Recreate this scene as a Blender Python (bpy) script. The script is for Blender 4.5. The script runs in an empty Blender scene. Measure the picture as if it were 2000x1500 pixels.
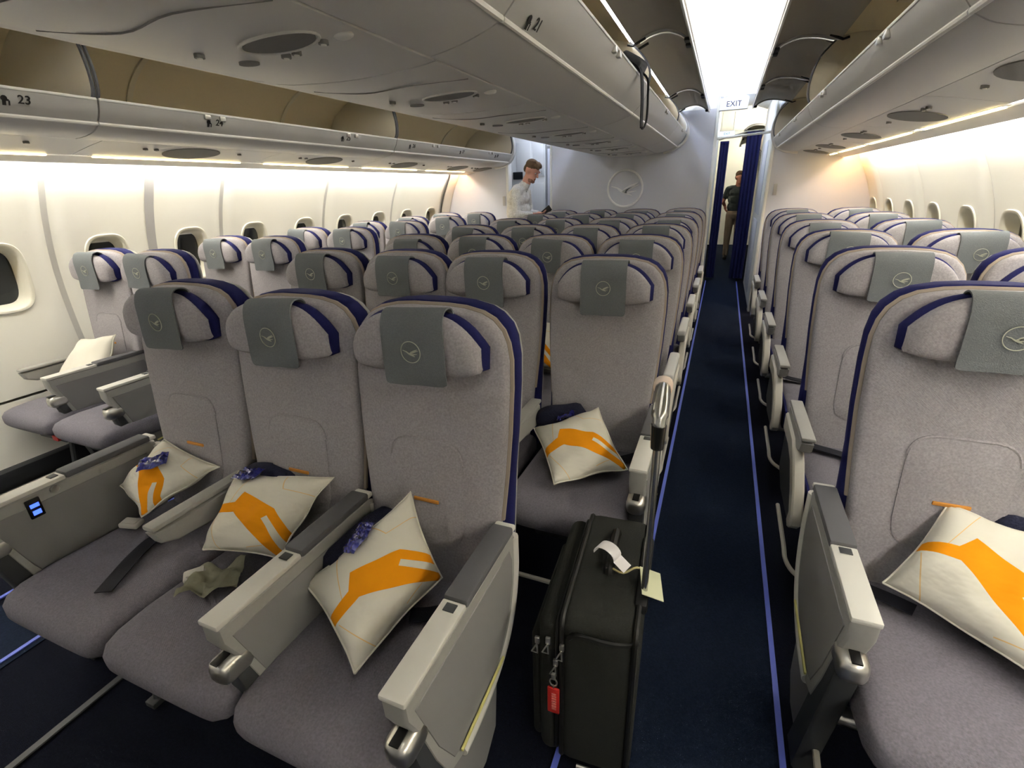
import bpy, bmesh, math, random
from mathutils import Vector, Matrix, Euler
random.seed(7)
S = bpy.context.scene
COL = S.collection
PI = math.pi

# ------------------------------------------------------------------ camera
cam_d = bpy.data.cameras.new('camera')
cam = bpy.data.objects.new('camera', cam_d)
COL.objects.link(cam)
S.camera = cam
cam_d.sensor_fit = 'HORIZONTAL'
cam_d.sensor_width = 36.0
cam_d.lens = 955.333 * 36.0 / 2000.0
cam_d.clip_start = 0.02
_yaw, _pit, _rol = -0.3985, -0.3769, 0.0341
_F = Vector((math.sin(_yaw) * math.cos(_pit), math.cos(_yaw) * math.cos(_pit), math.sin(_pit)))
_R = Vector((math.cos(_yaw), -math.sin(_yaw), 0))
_D = _F.cross(_R)
_r2 = _R * math.cos(_rol) + _D * math.sin(_rol)
_d2 = -_R * math.sin(_rol) + _D * math.cos(_rol)
CAMX = 1.097
cam.matrix_world = Matrix((( _r2.x, -_d2.x, -_F.x, CAMX), (_r2.y, -_d2.y, -_F.y, 0.0),
                           (_r2.z, -_d2.z, -_F.z, 1.463), (0, 0, 0, 1)))

# ------------------------------------------------------------------ world, exposure
W = bpy.data.worlds.new('world')
S.world = W
W.use_nodes = True
W.node_tree.nodes['Background'].inputs[0].default_value = (0.004, 0.005, 0.008, 1)
W.node_tree.nodes['Background'].inputs[1].default_value = 1.0
S.view_settings.view_transform = 'Standard'
S.view_settings.look = 'None'
S.view_settings.gamma = 1.0
S.view_settings.use_curve_mapping = False
S.view_settings.exposure = 1.36
S.cycles.use_denoising = True
S.cycles.max_bounces = 5
S.cycles.diffuse_bounces = 4
S.cycles.use_adaptive_sampling = True
S.cycles.adaptive_threshold = 0.04
S.cycles.adaptive_min_samples = 16
S.cycles.glossy_bounces = 2
S.cycles.caustics_reflective = False
S.cycles.caustics_refractive = False

# lamp strengths (all lamps are the cabin's own fixtures, built below)
E_COVE = 17.0      # tubes on top of the bins, wash the aisle ceilings
E_WALL = 36.0       # strips behind the valance, wash the side walls
E_STRIP = 9.0      # thin warm lenses under the side bins
E_PASS = 5.0       # lamps of the door zone behind the bulkhead
# ------------------------------------------------------------------ helpers
def srgb(r, g, b):
    def f(c):
        c /= 255.0
        return c / 12.92 if c <= 0.04045 else ((c + 0.055) / 1.055) ** 2.4
    return (f(r), f(g), f(b), 1.0)

_M = {}
def M(name, rgb=(128, 128, 128), rough=0.6, metal=0.0, noise=None, bump=None, emit=None, weave=None, sheen=0.0, spec=0.5, coat=0.0):
    """noise=(scale, amount)  bump=(scale, strength, distance)  weave=(scale, strength)"""
    if name in _M:
        return _M[name]
    m = bpy.data.materials.new(name)
    m.use_nodes = True
    nt = m.node_tree
    N, L = nt.nodes, nt.links
    b = N['Principled BSDF']
    c = srgb(*rgb)
    b.inputs['Base Color'].default_value = c
    b.inputs['Roughness'].default_value = rough
    b.inputs['Metallic'].default_value = metal
    b.inputs['Specular IOR Level'].default_value = spec
    if sheen:
        b.inputs['Sheen Weight'].default_value = sheen
    if coat:
        b.inputs['Coat Weight'].default_value = coat
    tc = N.new('ShaderNodeTexCoord')
    if noise:
        t = N.new('ShaderNodeTexNoise')
        t.inputs['Scale'].default_value = noise[0]
        t.inputs['Detail'].default_value = 2
        L.new(tc.outputs['Object'], t.inputs['Vector'])
        mx = N.new('ShaderNodeMix'); mx.data_type = 'RGBA'
        k = noise[1]
        mx.inputs[6].default_value = tuple(max(0, x * (1 - k)) for x in c[:3]) + (1,)
        mx.inputs[7].default_value = tuple(min(1, x * (1 + k)) for x in c[:3]) + (1,)
        L.new(t.outputs[0], mx.inputs[0]); L.new(mx.outputs[2], b.inputs['Base Color'])
    if bump or weave:
        bp = N.new('ShaderNodeBump')
        if weave:
            w1 = N.new('ShaderNodeTexWave'); w1.inputs['Scale'].default_value = weave[0]; w1.bands_direction = 'DIAGONAL'
            w1.inputs['Distortion'].default_value = 1.5
            L.new(tc.outputs['Object'], w1.inputs['Vector'])
            n1 = N.new('ShaderNodeTexNoise'); n1.inputs['Scale'].default_value = weave[0] * 1.7
            L.new(tc.outputs['Object'], n1.inputs['Vector'])
            ad = N.new('ShaderNodeMath'); ad.operation = 'ADD'
            L.new(w1.outputs['Fac'], ad.inputs[0]); L.new(n1.outputs[0], ad.inputs[1])
            n2 = N.new('ShaderNodeTexNoise'); n2.inputs['Scale'].default_value = 6.0; n2.inputs['Detail'].default_value = 2
            L.new(tc.outputs['Object'], n2.inputs['Vector'])
            bp2 = N.new('ShaderNodeBump'); bp2.inputs['Strength'].default_value = 0.7; bp2.inputs['Distance'].default_value = 0.03
            L.new(n2.outputs[0], bp2.inputs['Height']); L.new(bp2.outputs[0], bp.inputs['Normal'])
            L.new(ad.outputs[0], bp.inputs['Height'])
            bp.inputs['Strength'].default_value = weave[1]; bp.inputs['Distance'].default_value = 0.002
        else:
            n1 = N.new('ShaderNodeTexNoise'); n1.inputs['Scale'].default_value = bump[0]
            n1.inputs['Detail'].default_value = 1
            L.new(tc.outputs['Object'], n1.inputs['Vector'])
            L.new(n1.outputs[0], bp.inputs['Height'])
            bp.inputs['Strength'].default_value = bump[1]; bp.inputs['Distance'].default_value = bump[2]
        L.new(bp.outputs[0], b.inputs['Normal'])
    if emit:
        b.inputs['Emission Color'].default_value = srgb(*emit[0])
        b.inputs['Emission Strength'].default_value = emit[1]
    _M[name] = m
    return m

class B:
    """collects shapes in one bmesh; .mesh() turns them into mesh data"""
    def __init__(s):
        s.bm = bmesh.new(); s.mi = 0
    def _new(s, vs, fs):
        v = [s.bm.verts.new(p) for p in vs]
        for f in fs:
            try:
                fc = s.bm.faces.new([v[i] for i in f]); fc.material_index = s.mi
            except ValueError:
                pass
        return v
    def box(s, c, d, bev=0.0, seg=2, rot=None):
        t = bmesh.new()
        bmesh.ops.create_cube(t, size=1.0)
        for v in t.verts:
            v.co = Vector((v.co.x * d[0], v.co.y * d[1], v.co.z * d[2]))
        if bev > 0:
            bmesh.ops.bevel(t, geom=t.edges[:], offset=bev, segments=seg, affect='EDGES', profile=0.5)
        R = Euler(rot).to_matrix() if rot else Matrix.Identity(3)
        t.verts.ensure_lookup_table()
        s._new([R @ v.co + Vector(c) for v in t.verts], [[v.index for v in f.verts] for f in t.faces])
        t.free(); return s
    def loft(s, rings, cap=True, closed=True):
        n = len(rings[0]); vs = [p for r in rings for p in r]; fs = []
        for i in range(len(rings) - 1):
            for j in range(n if closed else n - 1):
                a, b = i * n + j, i * n + (j + 1) % n
                fs.append((a, b, b + n, a + n))
        if cap and closed:
            fs.append(tuple(range(n - 1, -1, -1)))
            o = (len(rings) - 1) * n
            fs.append(tuple(range(o, o + n)))
        s._new(vs, fs); return s
    def grid(s, f, nu, nv):
        vs = [f(i / nu, j / nv) for i in range(nu + 1) for j in range(nv + 1)]
        fs = [(i * (nv + 1) + j, (i + 1) * (nv + 1) + j, (i + 1) * (nv + 1) + j + 1, i * (nv + 1) + j + 1) for i in range(nu) for j in range(nv)]
        s._new(vs, fs); return s
    def tube(s, path, r, n=8, cap=True):
        P = [Vector(p) for p in path]; rings = []
        up = None
        for i, p in enumerate(P):
            d = (P[min(i + 1, len(P) - 1)] - P[max(i - 1, 0)]).normalized()
            if up is None:
                up = Vector((0, 0, 1)) if abs(d.z) < 0.9 else Vector((1, 0, 0))
            a = d.cross(up).normalized(); up = a.cross(d).normalized()
            rr = r[i] if isinstance(r, (list, tuple)) else r
            rings.append([p + (a * math.cos(t) + up * math.sin(t)) * rr for t in [2 * PI * k / n for k in range(n)]])
        return s.loft(rings, cap)
    def strip(s, path, side, w, t):
        """flat ribbon: path, side vectors, width, thickness"""
        P = [Vector(p) for p in path]; rings = []
        for i, p in enumerate(P):
            d = (P[min(i + 1, len(P) - 1)] - P[max(i - 1, 0)]).normalized()
            sd = Vector(side[i] if isinstance(side, list) else side); sd = (sd - d * sd.dot(d)).normalized()
            nn = d.cross(sd)
            rings.append([p + sd * w / 2 + nn * t / 2, p - sd * w / 2 + nn * t / 2, p - sd * w / 2 - nn * t / 2, p + sd * w / 2 - nn * t / 2])
        return s.loft(rings)
    def prism(s, poly, axis, a, b, bev=0.0):
        """poly: 2d outline; axis 'x': (y,z) extruded along x; 'y': (x,z); 'z': (x,y)"""
        def mk(p, t):
            return {'x': (t, p[0], p[1]), 'y': (p[0], t, p[1]), 'z': (p[0], p[1], t)}[axis]
        if bev > 0:
            c = Vector((sum(p[0] for p in poly) / len(poly), sum(p[1] for p in poly) / len(poly)))
            def inset(p):
                n = len(poly); i = poly.index(p)
                a0, b0 = Vector(poly[i - 1]), Vector(poly[(i + 1) % n]); q = Vector(p)
                d1 = (q - a0).normalized(); d2 = (b0 - q).normalized()
                nn = Vector((-(d1.y + d2.y), d1.x + d2.x))
                if nn.length < 1e-6: return q
                nn.normalize()
                if area < 0: nn = -nn
                return q + nn * bev
            area = sum(poly[i - 1][0] * poly[i][1] - poly[i][0] * poly[i - 1][1] for i in range(len(poly)))
            ins = [inset(p) for p in poly]
            sg = 1 if b > a else -1
            s.loft([[mk(p, a) for p in ins], [mk(p, a + sg * bev) for p in poly], [mk(p, b - sg * bev) for p in poly], [mk(p, b) for p in ins]])
        else:
            s.loft([[mk(p, a) for p in poly], [mk(p, b) for p in poly]])
        return s
    def ball(s, c, r, n=12, m=8):
        r = (r, r, r) if not isinstance(r, (tuple, list)) else r
        rings = []
        for i in range(1, m):
            th = PI * i / m
            rings.append([(c[0] + r[0] * math.sin(th) * math.cos(2 * PI * k / n), c[1] + r[1] * math.sin(th) * math.sin(2 * PI * k / n), c[2] + r[2] * math.cos(th)) for k in range(n)])
        return s.loft(rings)
    def disc(s, c, r, axis='z', h=0.004, n=20):
        c = Vector(c); d = {'x': Vector((1, 0, 0)), 'y': Vector((0, 1, 0)), 'z': Vector((0, 0, 1))}[axis]
        u = {'x': Vector((0, 1, 0)), 'y': Vector((1, 0, 0)), 'z': Vector((1, 0, 0))}[axis]; v = d.cross(u)
        rx, ry = r if isinstance(r, (tuple, list)) else (r, r)
        rg = [u * math.cos(2 * PI * k / n) * rx + v * math.sin(2 * PI * k / n) * ry for k in range(n)]
        return s.loft([[c + p - d * h / 2 for p in rg], [c + p + d * h / 2 for p in rg]])
    def mesh(s, name, mats, smooth=True, angle=40, merge=0.0):
        if merge: bmesh.ops.remove_doubles(s.bm, verts=s.bm.verts, dist=merge)
        bmesh.ops.recalc_face_normals(s.bm, faces=s.bm.faces)
        me = bpy.data.meshes.new(name); s.bm.to_mesh(me); s.bm.free()
        for m in (mats if isinstance(mats, (list, tuple)) else [mats]): me.materials.append(m)
        if smooth:
            me.polygons.foreach_set('use_smooth', [True] * len(me.polygons))
            me.set_sharp_from_angle(angle=math.radians(angle))
        return me

def put(name, me, parent=None, loc=(0, 0, 0), rot=(0, 0, 0), scale=(1, 1, 1), label=None, cat=None, group=None, kind=None):
    o = bpy.data.objects.new(name, me); COL.objects.link(o)
    o.location = loc; o.rotation_euler = rot; o.scale = scale
    if parent is not None: o.parent = parent
    if label: o['label'] = label
    if cat: o['category'] = cat
    if group: o['group'] = group
    if kind: o['kind'] = kind
    return o
def thing(name, label, cat, loc=(0, 0, 0), rotz=0, group=None):
    return put(name, None, None, loc, (0, 0, rotz), label=label, cat=cat, group=group)
def struct(name, me, parent=None, **k):
    return put(name, me, parent, kind='structure' if parent is None else None, **k)
def smooth_path(pts, n=6):
    """Catmull-Rom through 2d/3d points"""
    P = [Vector(p) for p in pts]; out = []
    for i in range(len(P) - 1):
        p0, p1, p2, p3 = P[max(i - 1, 0)], P[i], P[i + 1], P[min(i + 2, len(P) - 1)]
        for k in range(n):
            t = k / n
            out.append(0.5 * ((2 * p1) + (p2 - p0) * t + (2 * p0 - 5 * p1 + 4 * p2 - p3) * t * t + (3 * p1 - p0 - 3 * p2 + p3) * t ** 3))
    out.append(P[-1]); return out
def text_mesh(txt, size, mat, depth=0.0006):
    cu = bpy.data.curves.new('text', 'FONT'); cu.body = txt; cu.size = size; cu.align_x = 'CENTER'; cu.align_y = 'CENTER'; cu.extrude = depth; cu.offset = size * 0.012
    o = bpy.data.objects.new('text_tmp', cu); COL.objects.link(o)
    dg = bpy.context.evaluated_depsgraph_get(); me = bpy.data.meshes.new_from_object(o.evaluated_get(dg))
    bpy.data.objects.remove(o); bpy.data.curves.remove(cu)
    me.materials.clear(); me.materials.append(mat); return me
def interp(tab, z):
    if z <= tab[0][0]: return tab[0][1]
    for (a, va), (b, vb) in zip(tab, tab[1:]):
        if z <= b:
            t = (z - a) / (b - a); return va + (vb - va) * t
    return tab[-1][1]

# ------------------------------------------------------------------ materials
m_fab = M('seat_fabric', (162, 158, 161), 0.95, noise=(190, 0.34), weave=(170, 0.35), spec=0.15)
m_fab_shaded = M('cushion_fabric_shaded', (122, 119, 127), 0.95, noise=(190, 0.34), weave=(170, 0.35), spec=0.15)  # same grey fabric, darkened: shadow on the cushions is painted in
m_cover = M('headrest_cloth', (110, 114, 116), 0.97, noise=(300, 0.2), bump=(420, 0.5, 0.002), spec=0.1)
m_navy = M('navy_fabric', (32, 34, 86), 0.9, noise=(200, 0.2), bump=(300, 0.3, 0.001), spec=0.2)
m_piping = M('piping_fabric', (158, 146, 134), 0.95, bump=(300, 0.3, 0.001), spec=0.15)
m_tab = M('orange_tab', (205, 140, 60), 0.9)
m_emb = M('emblem_thread', (176, 178, 160), 0.8)
m_pad = M('arm_pad_dark', (92, 92, 95), 0.75, bump=(200, 0.2, 0.001))
m_padl = M('arm_pad_light', (206, 205, 202), 0.6)
m_cap = M('arm_cap', (214, 212, 204), 0.45)
m_cons = M('console_grey', (160, 159, 154), 0.55, noise=(120, 0.05))
m_panel = M('console_panel', (134, 133, 132), 0.75, bump=(400, 0.25, 0.001))
m_ivory = M('ivory_plastic', (196, 192, 180), 0.5)
m_dkpl = M('dark_plastic', (62, 64, 66), 0.6)
m_steel = M('brushed_steel', (205, 203, 196), 0.3, metal=0.9)
m_black = M('black_plastic', (14, 14, 15), 0.5)
m_belt = M('belt_webbing', (24, 25, 36), 0.85, bump=(500, 0.4, 0.001))
m_buckle = M('belt_buckle', (196, 192, 182), 0.4)
m_yel = M('photoluminescent', (214, 208, 130), 0.6)
m_red = M('red_plastic', (190, 40, 34), 0.5)
m_bin = M('bin_plastic', (208, 206, 203), 0.4, noise=(300, 0.04), bump=(500, 0.08, 0.001))
m_bintrim = M('bin_trim', (226, 224, 218), 0.4)
m_sill = M('bin_sill', (184, 182, 178), 0.5)
m_binin = M('bin_interior', (240, 226, 196), 0.75, noise=(200, 0.05))
m_part = M('bin_partition', (236, 226, 204), 0.7)
m_door = M('bin_door_inner', (186, 180, 168), 0.7, noise=(200, 0.06))
m_psu = M('service_panel_plastic', (212, 210, 206), 0.38)
m_grille = M('speaker_grille', (128, 126, 124), 0.8, bump=(300, 0.5, 0.002))
m_seam = M('seam_gap', (52, 50, 48), 0.9)
m_wall = M('sidewall_plastic', (234, 232, 222), 0.55)
m_joint = M('sidewall_joint', (200, 198, 192), 0.6)  # joint grey stands in for the shading along the curved panel edges
m_bulk = M('bulkhead_laminate', (206, 208, 216), 0.5, noise=(220, 0.03))  # slight blue of the mood lighting is mixed into the laminate colour
m_ceil = M('ceiling_plastic', (240, 240, 236), 0.5)
m_white = M('white_plastic', (232, 232, 226), 0.45)
m_frame = M('window_frame', (226, 222, 206), 0.35, coat=0.4)
m_glass = M('window_pane', (44, 48, 48), 0.12, coat=0.5)
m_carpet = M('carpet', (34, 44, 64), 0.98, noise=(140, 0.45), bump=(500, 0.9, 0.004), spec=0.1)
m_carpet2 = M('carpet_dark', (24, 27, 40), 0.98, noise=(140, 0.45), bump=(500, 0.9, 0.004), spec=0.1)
m_bstrip = M('floor_strip_blue', (104, 120, 224), 0.45)
m_gstrip = M('floor_strip_grey', (88, 90, 92), 0.6)
m_base = M('baseboard_dark', (34, 36, 40), 0.7)
m_curt = M('curtain_fabric', (34, 38, 92), 0.9, bump=(250, 0.4, 0.002))
m_cove = M('cove_tube', (255, 255, 255), emit=((248, 250, 255), E_COVE))
m_wlamp = M('wall_wash_tube', (255, 255, 255), emit=((253, 251, 246), E_WALL))
m_strip = M('warm_strip_lens', (255, 240, 200), emit=((255, 226, 160), E_STRIP))
m_plamp = M('passage_lamp', (255, 255, 255), emit=((214, 226, 255), E_PASS))
m_sign = M('exit_sign_face', (240, 244, 255), emit=((214, 228, 255), 0.36))
m_ink = M('sign_ink', (70, 66, 86), 0.7)
m_dark = M('marking_ink', (48, 46, 44), 0.8)

# ------------------------------------------------------------------ floor
Y0, YB, YP, YE = -1.6, 6.5, 8.55, 14.0
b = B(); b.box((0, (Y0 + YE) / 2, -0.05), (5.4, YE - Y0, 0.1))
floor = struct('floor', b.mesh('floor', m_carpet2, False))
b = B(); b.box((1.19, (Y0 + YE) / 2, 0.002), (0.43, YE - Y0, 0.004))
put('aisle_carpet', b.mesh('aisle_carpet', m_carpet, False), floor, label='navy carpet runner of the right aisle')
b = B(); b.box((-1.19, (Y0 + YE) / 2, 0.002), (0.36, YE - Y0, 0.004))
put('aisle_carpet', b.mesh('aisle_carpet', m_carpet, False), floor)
def floor_strip(path, mat, n, w=0.016):
    b = B()
    b.strip([(x, y, 0.006) for x, y in path], (1, 0, 0), w, 0.006)
    return struct('trim_%d' % n, b.mesh('floor_strip', mat, False))
floor_strip([(1.41, Y0), (1.41, YP)], m_bstrip, 1)
floor_strip([(0.97, 1.30), (0.965, 4.0), (0.955, YP)], m_bstrip, 2)
floor_strip([(0.835, Y0), (0.84, 1.15)], m_bstrip, 3)
floor_strip([(-1.04, Y0), (-1.04, YB)], m_bstrip, 4)
floor_strip([(-1.42, Y0), (-1.42, YB)], m_bstrip, 5)
floor_strip([(-0.575, Y0), (-0.58, 0.95)], m_gstrip, 6, 0.022)

# ------------------------------------------------------------------ side walls
PROF = [(0.10, 2.40), (0.3, 2.455), (0.5, 2.495), (0.75, 2.525), (1.0, 2.53), (1.2, 2.505), (1.4, 2.445), (1.55, 2.378), (1.65, 2.328), (1.70, 2.31), (1.75, 2.30)]
_pz = smooth_path([(z, x) for z, x in PROF], 5)
PROFS = [(p[0], p[1]) for p in _pz]
def wx(z): return interp(PROFS, z)
ZW = 1.10   # window centre height
WW, WH = 0.118, 0.172
def rrect(n, hw, hh, k=3.2):
    out = []
    for i in range(n):
        t = 2 * PI * i / n
        c, s_ = math.cos(t), math.sin(t)
        out.append((hw * math.copysign(abs(c) ** (2 / k), c), hh * math.copysign(abs(s_) ** (2 / k), s_)))
    return out
def panel_mesh(half_list, y0, y1, sg, mat):
    """one moulded side wall panel with its window openings; real reveals go outwards"""
    b = B()
    ins = 0.012
    def P(y, z, off=0.0):
        e = min(y - y0, y1 - y) ; e = max(0.0, min(1.0, e / 0.075))
        bow = 0.034 * (1 - math.sin(e * PI / 2))          # panel edges turn outwards
        return (sg * (wx(z) + bow + off), y, z)
    n = 48
    ys = [y0] + [0.5 * (a + c) for a, c in zip(half_list, half_list[1:])] + [y1]
    z0, z1 = 0.86, 1.34
    for wy, a, c in zip(half_list, ys, ys[1:]):
        hole = rrect(n, WW, WH)
        rings = []
        outer = []
        for (hx, hz) in hole:
            sc = min(((c - wy) if hx > 0 else (wy - a)) / max(abs(hx), 1e-6), ((z1 - ZW) if hz > 0 else (ZW - z0)) / max(abs(hz), 1e-6))
            outer.append((hx * sc, hz * sc))
        for cx_, cz_ in ((a - wy, z0 - ZW), (c - wy, z0 - ZW), (c - wy, z1 - ZW), (a - wy, z1 - ZW)):      # the cell's corners belong to the outline
            k_ = min(range(n), key=lambda i_: (outer[i_][0] - cx_) ** 2 + (outer[i_][1] - cz_) ** 2); outer[k_] = (cx_, cz_)
        for q in range(6):
            t = q / 5.0
            rg = []
            for (hx, hz), (ox, oz) in zip(hole, outer):
                rg.append(P(wy + hx + (ox - hx) * t, ZW + hz + (oz - hz) * t))
            rings.append(rg)
        b.loft(rings, cap=False)
        corn = [(a, z0), (c, z0), (c, z1), (a, z1)]
        k = 8
        b.grid(lambda u, v: P(a + (c - a) * u, 0.46 + (z0 - 0.46) * v), 14, 6)
        b.grid(lambda u, v: P(a + (c - a) * u, z1 + (1.72 - z1) * v), 14, 12)
    return b.mesh('wall_panel', mat, True, 60, merge=0.0015)
def window_obj(n, y, sg):
    w = put('window_%d' % n, None, None, (sg * wx(ZW), y, ZW), kind='structure')
    b = B(); N_ = 48
    def rg(hw, hh, off):
        out = []
        for (hx, hz) in rrect(N_, hw, hh):
            out.append((sg * (wx(ZW + hz) - wx(ZW) + off), hx, hz))
        return out
    b.loft([rg(WW + 0.018, WH + 0.018, -0.001), rg(WW + 0.014, WH + 0.014, -0.008), rg(WW + 0.003, WH + 0.003, -0.009), rg(WW - 0.004, WH - 0.004, -0.002),
            rg(WW - 0.012, WH - 0.012, 0.03), rg(WW - 0.016, WH - 0.016, 0.034), rg(WW - 0.03, WH - 0.03, 0.07)], cap=False)
    put('window_frame', b.mesh('window_frame', m_frame, True, 50), w)
    b = B(); r1 = rg(WW - 0.026, WH - 0.026, 0.062); r2 = rg(WW - 0.026, WH - 0.026, 0.07)
    b.loft([r1, r2]); put('pane', b.mesh('pane', m_glass, False), w)
    b = B()
    b.loft([[(p[0], p[1], p[2] if p[2] > WH - 0.034 else WH - 0.034) for p in rg(WW - 0.024, WH - 0.024, 0.055)], [(p[0] + sg * 0.006, p[1], p[2] if p[2] > WH - 0.034 else WH - 0.034) for p in rg(WW - 0.024, WH - 0.024, 0.055)]])
    put('window_shade', b.mesh('window_shade', m_white, False), w)
JL = [-0.54, 0.59, 1.72, 2.85, 3.98, 5.11, 6.24]
nwin = 0
for side, sg, sh in (('left', -1, 0.0), ('right', 1, -0.24)):
    b = B()
    b.loft([[(sg * (x + 0.10), Y0, z) for z, x in PROFS], [(sg * (x + 0.10), YB, z) for z, x in PROFS]], closed=False)
    wl = struct('wall_' + side, b.mesh('wall_' + side, m_joint, True, 60))
    js = [j + sh for j in JL]
    ed = [Y0] + js + [YB]
    for a, c in zip(ed, ed[1:]):
        if c - a < 0.3:
            wins = []
        else:
            wins = [w for w in (a + 0.28, a + 0.85) if w + 0.16 < c]
            if a == Y0: wins = [w for w in (c - 0.85, c - 0.28) if w - .16 > a]
        y0, y1 = a + 0.016, c - 0.016
        if wins:
            me = panel_mesh(wins, y0, y1, sg, m_wall)
        else:
            b = B(); b.grid(lambda u, v: (sg * (wx(0.46 + 1.26 * v)), y0 + (y1 - y0) * u, 0.46 + 1.26 * v), 4, 16); me = b.mesh('wall_panel', m_wall, True, 60)
        put('wall_panel', me, wl)
        for w in wins:
            nwin += 1; window_obj(nwin, w, sg)
        # joint strip
        b = B()
        b.loft([[(sg * (x + 0.033), c - 0.022, z) for z, x in PROFS if z > 0.4], [(sg * (x + 0.040), c, z) for z, x in PROFS if z > 0.4], [(sg * (x + 0.033), c + 0.022, z) for z, x in PROFS if z > 0.4]], closed=False)
        put('joint_strip', b.mesh('joint_strip', m_joint, True), wl)
        # lower panel
        b = B()
        b.loft([[(sg * (interp(PROFS, z) - 0.012), y0, z) for z in (0.13, 0.25, 0.36, 0.45)], [(sg * (interp(PROFS, z) - 0.012), y1, z) for z in (0.13, 0.25, 0.36, 0.45)]], closed=False)
        put('dado_panel', b.mesh('dado_panel', m_wall, True), wl)
    if side == 'left':
        b = B(); b.loft([[(sg * (x - 0.003), 2.255, z) for z, x in PROFS if 0.46 < z < 1.70], [(sg * (x - 0.003), 2.315, z) for z, x in PROFS if 0.46 < z < 1.70]], closed=False)
        put('pillar_cover', b.mesh('pillar_cover', M('pillar_grey', (168, 166, 164), 0.6), True), wl, label='flat grey cover strip between two window bays')
    b = B(); b.box((sg * 2.37, (Y0 + YB) / 2, 0.065), (0.06, YB - Y0, 0.13), 0.008)
    bb = struct('baseboard_' + side, b.mesh('baseboard', m_base))
    b = B(); b.box((sg * 2.30, (Y0 + YB) / 2, 0.03), (0.05, YB - Y0, 0.012), 0.003); b.box((sg * 2.27, (Y0 + YB) / 2, 0.012), (0.02, YB - Y0, 0.024), 0.003)
    put('floor_rail', b.mesh('floor_rail', m_steel), bb)

# ------------------------------------------------------------------ overhead: ceiling
CP = smooth_path([(0.30, 2.34), (0.42, 2.46), (0.62, 2.55), (0.9, 2.60), (1.1, 2.605), (1.3, 2.59), (1.52, 2.52), (1.68, 2.40), (1.78, 2.30)], 4)
for nm, sg in (('ceiling', 1), ('ceiling_left', -1)):
    b = B(); b.loft([[(sg * p[0], Y0, p[1] + 0.03) for p in CP], [(sg * p[0], YB, p[1] + 0.03) for p in CP]], closed=False)
    ce = struct(nm, b.mesh(nm, m_ceil, True, 60))
    y = Y0
    while y < YB - 0.1:
        y1 = min(y + 1.14, YB)
        b = B(); a, c = y + 0.003, y1 - 0.003
        b.loft([[(sg * p[0], a, p[1] + 0.02) for p in CP], [(sg * p[0], a, p[1]) for p in CP], [(sg * p[0], c, p[1]) for p in CP], [(sg * p[0], c, p[1] + 0.02) for p in CP]], closed=False)
        put('ceiling_panel', b.mesh('ceiling_panel', m_ceil, True, 50), ce); y = y1

# ------------------------------------------------------------------ overhead: bins
def shell(b, prof, y0, y1, sg, t=0.0):
    b.loft([[(sg * p[0], y0, p[1]) for p in prof], [(sg * p[0], y1, p[1]) for p in prof]], closed=False)
# side bin profile (x,z), mirrored with sg
SB_bot = smooth_path([(1.76, 1.752), (1.68, 1.757), (1.605, 1.772), (1.562, 1.795)], 4)
SB_sill = smooth_path([(1.553, 1.806), (1.525, 1.845), (1.507, 1.889)], 4)
SB_in = smooth_path([(1.530, 1.889), (1.560, 1.84), (1.62, 1.812), (1.8, 1.80), (2.10, 1.805), (2.19, 1.85), (2.20, 1.95), (2.10, 2.10), (1.92, 2.21), (1.75, 2.245), (1.615, 2.235)], 4)
CB_bot = smooth_path([(0.305, 1.810), (0.38, 1.822), (0.46, 1.843), (0.517, 1.864)], 4)
CB_sill = smooth_path([(0.527, 1.872), (0.578, 1.925), (0.618, 1.992)], 4)
CB_in = smooth_path([(0.596, 1.996), (0.565, 1.945), (0.50, 1.905), (0.38, 1.885), (0.10, 1.88), (0.03, 1.90), (0.02, 2.05), (0.03, 2.22), (0.12, 2.28), (0.30, 2.27), (0.488, 2.235)], 4)
SDOOR = smooth_path([(1.625, 2.228), (1.590, 2.230), (1.50, 2.255), (1.40, 2.262), (1.32, 2.238), (1.264, 2.192)], 5)
CDOOR = smooth_path([(0.515, 2.222), (0.60, 2.262), (0.69, 2.272), (0.77, 2.245), (0.832, 2.195)], 5)
def off_poly(prof, d):
    out = []
    for i, p in enumerate(prof):
        t = (prof[min(i + 1, len(prof) - 1)] - prof[max(i - 1, 0)]).normalized()
        out.append(Vector((p[0] - t[1] * d, p[1] + t[0] * d)))
    return out
def solid_strip(b, prof, d, y0, y1, sg):
    o = off_poly(prof, d)
    ring = [(sg * p[0], p[1]) for p in prof] + [(sg * p[0], p[1]) for p in reversed(o)]
    b.loft([[(p[0], y0, p[1]) for p in ring], [(p[0], y1, p[1]) for p in ring]])
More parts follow.
